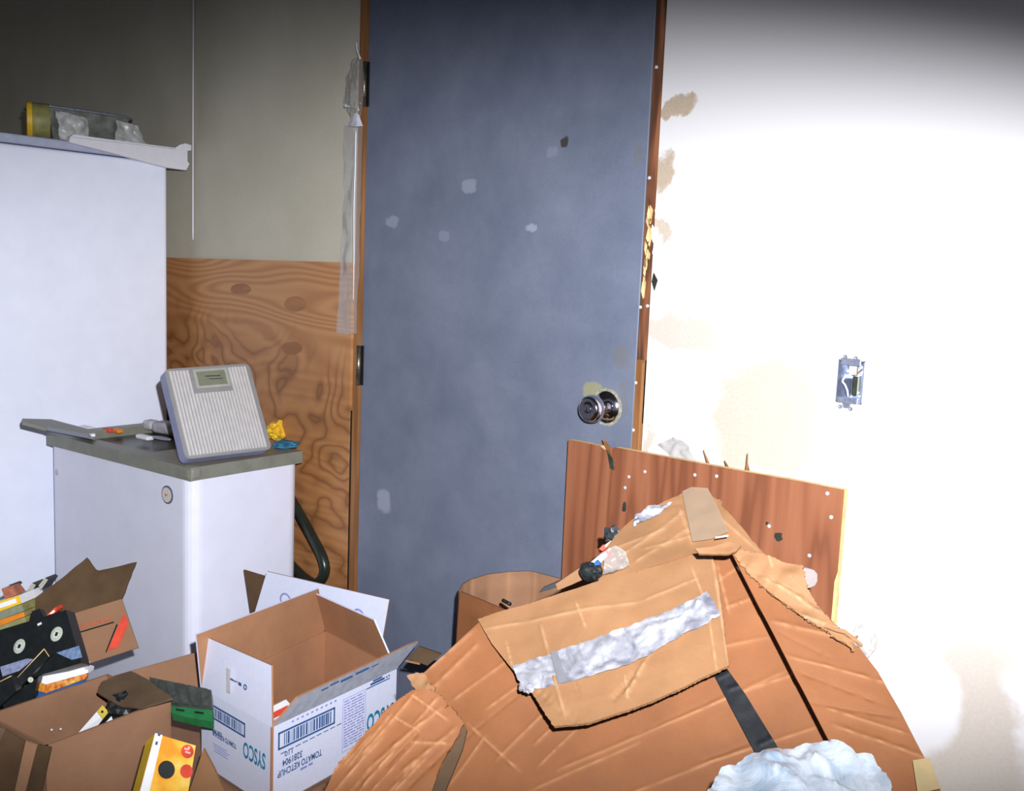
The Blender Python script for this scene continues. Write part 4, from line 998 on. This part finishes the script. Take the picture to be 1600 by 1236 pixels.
# main collapsed carton
def dM(x, y): return 1.0/(.704+(x-1135)*1.4e-4+(y-862)*2.56e-4)
big = empty('collapsed_carton', (-.95, -.55, 0), 'large collapsed brown carton with black tape across it, in front of the plywood sheet', 'carton')
cr = [(665, 1088, 748, 1008, 5, .004), (652, 1062, 744, 985, 5, .002), (700, 1100, 800, 1030, 3.5, .0018), (760, 1110, 830, 1060, 3.5, .0018),
      (1133, 953, 1173, 938, 4, .003), (900, 1062, 1202, 996, 4, .0025), (1050, 1130, 1229, 1049, 4, .0025), (870, 1205, 1146, 1087, 4, .003), (1146, 1087, 1253, 1050, 4, .0025),
      (1080, 1200, 1289, 1132, 4, .003), (960, 1250, 1180, 1165, 4, .002), (730, 1130, 812, 1205, 4, .003), (775, 1190, 865, 1100, 3.5, .002), (835, 1165, 880, 1120, 3, .0018), (840, 1200, 900, 1140, 3, .0015),
      (720, 1160, 830, 1070, 3.5, -.002), (1100, 925, 1165, 880, 3, .001), (1120, 880, 1140, 960, 4, .002), (1095, 1190, 1180, 1155, 3, -.002), (990, 1150, 1120, 1090, 3, -.0015),
      (820, 1240, 1000, 1160, 3.5, .0015), (700, 1230, 760, 1150, 3.5, .002)]
sheet('main_panel', [(652, 1062), (700, 1020), (755, 968), (860, 935), (980, 897), (1085, 866), (1136, 860)], [(470, 1420), (700, 1420), (900, 1420), (1180, 1420), (1420, 1420)],
      [(652, 1062), (655, 1090), (690, 1150), (600, 1260), (470, 1420)], [(1136, 860), (1188, 955), (1244, 1062), (1302, 1172), (1345, 1260), (1420, 1420)],
      M_card, big, dfun=dM, nu=320, nv=240, amp=.006, freq=5, creases=cr, thick=.005)
# black tape strip
dB = lambda x, y: dM(x, y)-.010
sheet('black_tape', [(1108, 1040), (1128, 1034)], [(1200, 1236), (1244, 1232)], [(1108, 1040), (1142, 1105), (1190, 1195), (1200, 1236)], [(1128, 1034), (1165, 1085), (1214, 1165), (1244, 1232)],
      M_btape, big, dfun=dB, nu=14, nv=80, amp=.0012, freq=18, thick=.001, creases=[(1120, 1060, 1140, 1050, 3, .002), (1135, 1078, 1158, 1070, 3, .002), (1183, 1165, 1210, 1152, 3, .002)])
# right-hand side, overlapping the main panel
def dR(x, y): return 1.0/(.722+(x-1140)*1.0e-4+(y-862)*2.75e-4)-.05
cr = [(1205, 972, 1325, 1000, 5, .004), (1227, 1025, 1390, 1069, 4, .004), (1290, 1105, 1423, 1150, 4, .003), (1300, 1132, 1448, 1187, 5, .005), (1262, 1095, 1400, 1120, 4, -.004),
      (1240, 1045, 1380, 1100, 4, -.003), (1215, 985, 1300, 1030, 4, -.002)]
sheet('right_panel', [(1142, 862), (1165, 880), (1205, 925), (1260, 962), (1322, 1002), (1342, 1012)], [(1425, 1420), (1480, 1420), (1560, 1420)],
      [(1142, 862), (1190, 955), (1246, 1062), (1304, 1172), (1347, 1260), (1425, 1420)], [(1342, 1012), (1372, 1050), (1410, 1118), (1450, 1198), (1482, 1260), (1560, 1420)],
      M_card, big, dfun=dR, nu=120, nv=240, amp=.007, freq=6, creases=cr, thick=.005)
cr = [(1145, 862, 1200, 925, 6, -.006), (1190, 900, 1285, 960, 5, .004), (1160, 880, 1262, 935, 4, -.003), (1210, 945, 1310, 985, 5, .003), (1200, 866, 1206, 885, 4, .002), (1230, 900, 1280, 950, 4, -.003)]
sheet('crumpled_edge_flap', [(1142, 858), (1160, 856), (1190, 864), (1222, 878), (1254, 887)], [(1330, 1010), (1334, 1005), (1338, 1000)],
      [(1142, 858), (1165, 888), (1205, 928), (1260, 968), (1330, 1010)], [(1254, 887), (1262, 922), (1290, 962), (1312, 985), (1338, 1000)],
      M_card_tan, big, dfun=lambda x, y: dR(x, y)-.012, nu=110, nv=100, amp=.014, freq=12, creases=cr, thick=.005, jag=1.0, seed=3)
for (a, b, c_) in (((1290, 975), (1322, 985), (1348, 1006)), ((1300, 990), (1325, 1000), (1336, 1014))):
    d0 = 1.17
    sheet('torn_shred', [(a[0], a[1]), (b[0], b[1]), (c_[0], c_[1])], [(a[0]-3, a[1]+5), (b[0]-3, b[1]+6), (c_[0]-1, c_[1]+3)], [(a[0], a[1]), (a[0]-3, a[1]+5)], [(c_[0], c_[1]), (c_[0]-1, c_[1]+3)], M_card_tan, big, dfun=lambda x, y: dR(x, y)-.02, nu=16, nv=4, amp=.004, freq=30, thick=.003, jag=1.5)
# upper back part with packing tape
def dU(x, y): return 1.50+(862-y)*.0009+(1085-x)*.0003
cr = [(970, 872, 1068, 800, 3, .003), (985, 885, 1075, 825, 3, .002), (1000, 800, 1070, 785, 4, -.003), (1060, 790, 1082, 850, 4, .003), (950, 865, 1040, 825, 3, .002), (1000, 860, 1085, 835, 3, .0015), (1115, 800, 1185, 860, 4, .002)]
sheet('upper_panel', [(940, 868), (968, 832), (998, 802), (1045, 781), (1078, 765), (1105, 766), (1122, 782)], [(935, 915), (1000, 895), (1070, 876), (1140, 862), (1200, 872)],
      [(940, 868), (935, 915)], [(1122, 782), (1158, 822), (1200, 872)], M_card_tan, big, dfun=dU, nu=80, nv=40, amp=.006, freq=9, creases=cr, thick=.005, jag=1.0, seed=2)
sheet('packing_tape', [(1066, 768), (1080, 762), (1106, 763)], [(1082, 846), (1112, 842), (1138, 832)], [(1066, 768), (1072, 800), (1082, 846)], [(1106, 763), (1122, 795), (1138, 832)],
      M_tape_clear, big, dfun=lambda x, y: dU(x, y)-.012, nu=20, nv=30, amp=.004, freq=14, thick=.0008)
sheet('crushed_lip', [(1086, 857), (1110, 853), (1140, 846), (1158, 852)], [(1092, 864), (1112, 864), (1140, 866), (1150, 862)], [(1086, 857), (1092, 864)], [(1158, 852), (1150, 862)], M_card_tan, big,
      dfun=lambda x, y: dR(x, y)-.02, nu=20, nv=6, amp=.006, freq=25, thick=.005)
slab('staple', [D(1118, 839, 1.455), D(1138, 836, 1.455), D(1138, 838, 1.455), D(1118, 841, 1.455)], .001, M_paper, big)
# hanging flap with the silver tape
def dF(x, y):
    v = max(0, min(1, ((y-862)+(x-1100)*.30)/190.0))
    return dM(x, y)-.012-.055*v-.012*math.sin(max(0, min(1, (x-748)/390))*math.pi)*v
cr = [(752, 985, 1000, 938, 3.5, .002), (1000, 938, 1090, 905, 3, .0015), (845, 975, 885, 1125, 4, .003), (880, 1010, 905, 1090, 4, -.003), (835, 1075, 900, 1130, 8, -.004), (975, 1085, 1010, 1030, 4, .003), (1010, 1030, 1030, 990, 3, .002),
      (900, 940, 915, 980, 3, .0012), (1080, 885, 1110, 960, 3.5, .002), (1105, 945, 1120, 1050, 3, .0012), (955, 1095, 990, 1050, 5, -.004), (975, 1050, 980, 1090, 3, .0015), (790, 1000, 800, 1040, 3, .001), (1113, 870, 1138, 1035, 4, .0015)]
flp = sheet('taped_flap', [(746, 967), (800, 950), (860, 932), (980, 896), (1060, 874), (1090, 864), (1112, 864)], [(867, 1138), (920, 1130), (980, 1108), (1060, 1075), (1139, 1038)],
      [(746, 967), (768, 1005), (800, 1045), (828, 1078), (848, 1110), (867, 1138)], [(1112, 864), (1124, 910), (1129, 960), (1133, 1000), (1139, 1038)],
      M_card_tan, big, dfun=dF, nu=240, nv=130, amp=.006, freq=8, creases=cr, thick=.005, jag=.5)
cr = [(850, 1060-12, 865, 1078, 4, .004), (868, 1015, 882, 1075, 4, .004), (905, 1005, 915, 1060, 3, .003), (940, 1000, 950, 1045, 3, .003), (975, 985, 985, 1035, 3, .003), (1005, 985, 1060, 970, 5, .006), (1050, 975, 1095, 940, 5, .006), (1020, 1000, 1060, 990, 4, -.004), (1085, 935, 1120, 975, 4, .006), (1060, 1000, 1080, 975, 4, .005), (1030, 960, 1040, 1000, 3, .003)]
sheet('silver_tape', [(800, 1040), (860, 1022), (920, 1000), (990, 975), (1050, 952), (1085, 935), (1104, 923)], [(822, 1078), (860, 1072), (905, 1060), (985, 1035), (1020, 1018), (1070, 990), (1127, 962)],
      [(800, 1040), (808, 1060), (822, 1078)], [(1104, 923), (1116, 940), (1127, 962)], M_duct, big, dfun=lambda x, y: dF(x, y)-.007, nu=110, nv=26, amp=.0035, freq=30, creases=cr, thick=.001, jag=1.2, sharp=1)
crumple('tape_curl', D(822, 1074, dF(822, 1074)-.012), .010, M_duct, big, 4, .4, 3, (1.3, .8, .8))
slab('grey_tape_patch', [D(x, y, dF(x, y)-.0105) for x, y in ((860, 1019), (870, 1016), (886, 1064), (872, 1068))], .0008, plain('grey_tape', (.22, .22, .24), .4, .3), big)

# hidden body of the collapsed carton, standing on the floor
box('body', (-1.34, -.62, 0), (-.72, -.16, .36), M_card_brown, big)
# crumpled light carton at the front left of it
def dL(x, y): return 1.0/(.80+(x-620)*1.0e-4+(y-1100)*3.3e-4)
lt = empty('crumpled_carton', D(640, 1200, 1.3), 'crumpled light orange carton at the bottom centre beside the white printed box', 'carton')
lt.location.z = 0
cr = [(560, 1190, 650, 1085, 4, .003), (575, 1205, 690, 1105, 5, .005), (600, 1200, 665, 1130, 4, -.004), (620, 1215, 712, 1135, 5, .004), (545, 1200, 610, 1120, 4, .002), (600, 1110, 660, 1150, 3, -.002), (640, 1085, 700, 1125, 4, .003), (640, 1160, 700, 1160, 4, .002), (630, 1240, 715, 1150, 4, -.003), (615, 1120, 655, 1143, 3, .002)]
rn = random.Random(3)
for k in range(16):
    x0 = rn.uniform(545, 700); y0 = rn.uniform(1085, 1200); L_ = rn.uniform(40, 120)
    cr.append((x0, y0, x0-L_*.66, y0+L_*.75, rn.uniform(2.5, 4), rn.choice((-.0022, .0018, .0026))))
sheet('top_panel', [(600, 1116), (622, 1095), (645, 1080), (672, 1078), (690, 1088)], [(400, 1420), (480, 1420), (560, 1420), (640, 1420)],
      [(600, 1116), (560, 1160), (529, 1196), (500, 1250), (400, 1420)], [(690, 1088), (724, 1128), (690, 1190), (670, 1250), (640, 1420)], M_card, lt, dfun=dL, nu=140, nv=170, amp=.009, freq=9, creases=cr, thick=.005, jag=1.0)
sheet('inner_fold', [(724, 1130), (729, 1140)], [(650, 1236), (690, 1250)], [(724, 1130), (690, 1180), (650, 1236)], [(729, 1140), (722, 1170), (690, 1250)], M_card_olive, lt, dfun=lambda x, y: dL(x, y)+.012, nu=12, nv=30, amp=.003)
sheet('torn_corner', [(637, 1056), (648, 1052), (662, 1050), (660, 1060)], [(655, 1085), (668, 1082), (676, 1080), (680, 1075)], [(637, 1056), (642, 1068), (655, 1085)], [(660, 1060), (668, 1066), (680, 1075)], M_card_tan, big,
      dfun=lambda x, y: dM(x, y)-.02, nu=20, nv=16, amp=.006, freq=25, thick=.004, jag=2.0, seed=9)
box('body', tuple(D(560, 1236, 1.38)-Vector((.10, .02, 0)))[:2]+(0,), tuple(D(600, 1236, 1.40)+Vector((.10, .16, 0)))[:2]+(.36,), M_card_brown, lt)

# dark junk between white box and cartons: black filler added to darken the gap
_b = D(684, 1060, 2.0); o = crumple('dark_gap_filler', (_b.x, _b.y, .20), .14, plain('dark_filler_plastic', (.012, .016, .014), .35, var=.3), None, 11, .22, 4, (.5, .45, 1.5), 2.2); tag(o, 'crumpled black filler added to darken the gap right of the white printed box', 'bag')
o = slab('dark_offcut', [D(x, y, 2.02) for x, y in ((638, 1030), (655, 1010), (690, 1022), (668, 1040))], .006, M_card_olive); tag(o, 'dirty brown cardboard offcut lying on the added black filler below the door', 'cardboard')
slab('pale_edge', [D(x, y, 2.015) for x, y in ((634, 1031), (656, 1036), (656, 1039), (633, 1034))], .004, M_card_tan, o)

# little things in the gap behind the taped flap
o = crumple('black_plastic_scrap', D(960, 838, 1.62), .022, plain('grey_black_scrap', (.03, .035, .04), .4, var=.5, scale=90), None, 21, .45, 3, (1.0, .7, .7), 2.5); tag(o, 'crumpled black plastic scrap lying beside the plywood above the red tipped tube', 'plastic scrap')
o = tube('paint_tube', [D(921, 888, 1.50), D(946, 866, 1.52)], .0058, M_paper, None, 12); tag(o, 'white tube with a red and blue band between the cartons', 'tube')
tube('red_end', [D(940, 871, 1.519), D(953, 861, 1.523)], .0066, M_red, o, 12)
tube('blue_band', [D(921, 891, 1.499), D(936, 879, 1.507)], .0062, M_blue, o, 12)
o = slab('red_tab', [D(x, y, 1.55) for x, y in ((936, 858), (943, 851), (948, 856), (941, 861))], .006, M_red); tag(o, 'small red plastic tab just above the red tipped tube', 'tab')
o = slab('white_tab', [D(x, y, 1.55) for x, y in ((944, 853), (955, 845), (959, 849), (948, 858))], .006, plain('cream_tab', (.68, .60, .50), .5)); tag(o, 'small cream plastic tab beside the red tab', 'tab')
o = crumple('black_cap', D(922, 893, 1.505), .017, M_black, None, 22, .2, 3, (1.2, .9, .9)); tag(o, 'black cap half hidden behind the taped cardboard flap', 'cap')  # a black cap, not a bottle
o = sheet('clear_wrap', [(945, 862), (962, 852), (978, 862)], [(942, 898), (960, 894), (984, 884)], [(945, 862), (942, 898)], [(978, 862), (984, 884)], M_film2, None, dfun=lambda x, y: 1.478, nu=16, nv=14, amp=.008, freq=40, thick=.0005, sharp=1); tag(o, 'crinkled clear wrap on the carton beside the red tipped tube', 'wrapper')
o = sheet('brown_scrap', [(868, 913), (890, 898), (908, 886)], [(872, 922), (892, 914), (912, 905)], [(868, 913), (872, 922)], [(908, 886), (912, 905)], M_card_tan, None, dfun=lambda x, y: 1.53, nu=12, nv=8, amp=.004, freq=20); tag(o, 'small tan cardboard scrap left of the black cap', 'cardboard')
o = slab('plastic_sliver', [D(x, y, 1.535) for x, y in ((843, 926), (850, 918), (880, 905), (880, 914), (858, 922))], .006, M_black); tag(o, 'thin black plastic piece on the rim of the open tan carton', 'plastic scrap')
o = sheet('foil_shred', [(992, 806), (1020, 790), (1050, 784)], [(990, 822), (1010, 812), (1030, 802)], [(992, 806), (990, 822)], [(1050, 784), (1030, 802)], M_duct, None, dfun=lambda x, y: dU(x, y)-.014, nu=16, nv=8, amp=.006, freq=40, thick=.0006, sharp=1); tag(o, 'silvery film shred along the upper carton edge', 'film')
# white rounded board poking out at the right
P = []
for (x, y) in ((1240, 885), (1262, 888), (1272, 891), (1277, 897), (1277, 908), (1273, 915), (1266, 918), (1258, 920), (1240, 925)): P.append(D(x, y, 1.40))
o = slab('white_board', P, .012, plain('white_laminate', (.25, .215, .205), .45, var=.05)); tag(o, 'white rounded board corner poking out from under the crumpled carton edge', 'board')
o = crumple('clear_plastic_cup', D(1350, 1002, 1.30), .018, M_film2, None, 31, .3, 3, (1, .7, 1.4)); tag(o, 'crushed clear plastic cup at the white wall beside the carton edge', 'cup')
o = slab('masking_tape_piece', [D(x, y, dR(x, y)-.012) for x, y in ((1426, 1188), (1452, 1184), (1470, 1232), (1434, 1240))], .001, plain('masking_tape', (.30, .22, .10), .6)); tag(o, 'yellowish masking tape piece on the lower right carton corner', 'tape')
# pale plastic bag at the bottom
cr = [(1180, 1185, 1290, 1190, 6, .006), (1255, 1175, 1300, 1200, 5, .006), (1300, 1200, 1360, 1210, 6, -.006), (1200, 1205, 1260, 1230, 6, .006), (1280, 1215, 1340, 1240, 6, .006)]
o = sheet('plastic_bag', [(1125, 1200), (1165, 1180), (1210, 1168), (1262, 1160), (1300, 1166), (1335, 1182), (1362, 1184), (1385, 1206)], [(1090, 1420), (1200, 1420), (1320, 1420), (1440, 1420)],
      [(1125, 1200), (1105, 1240), (1090, 1420)], [(1385, 1206), (1400, 1240), (1440, 1420)], M_bag, None, dfun=lambda x, y: 1.07-(y-1160)*.0011, nu=90, nv=70, amp=.010, freq=13, creases=cr, thick=.001, jag=2, sharp=1, seed=12)
tag(o, 'crumpled pale blue plastic bag at the bottom edge below the black tape', 'bag')
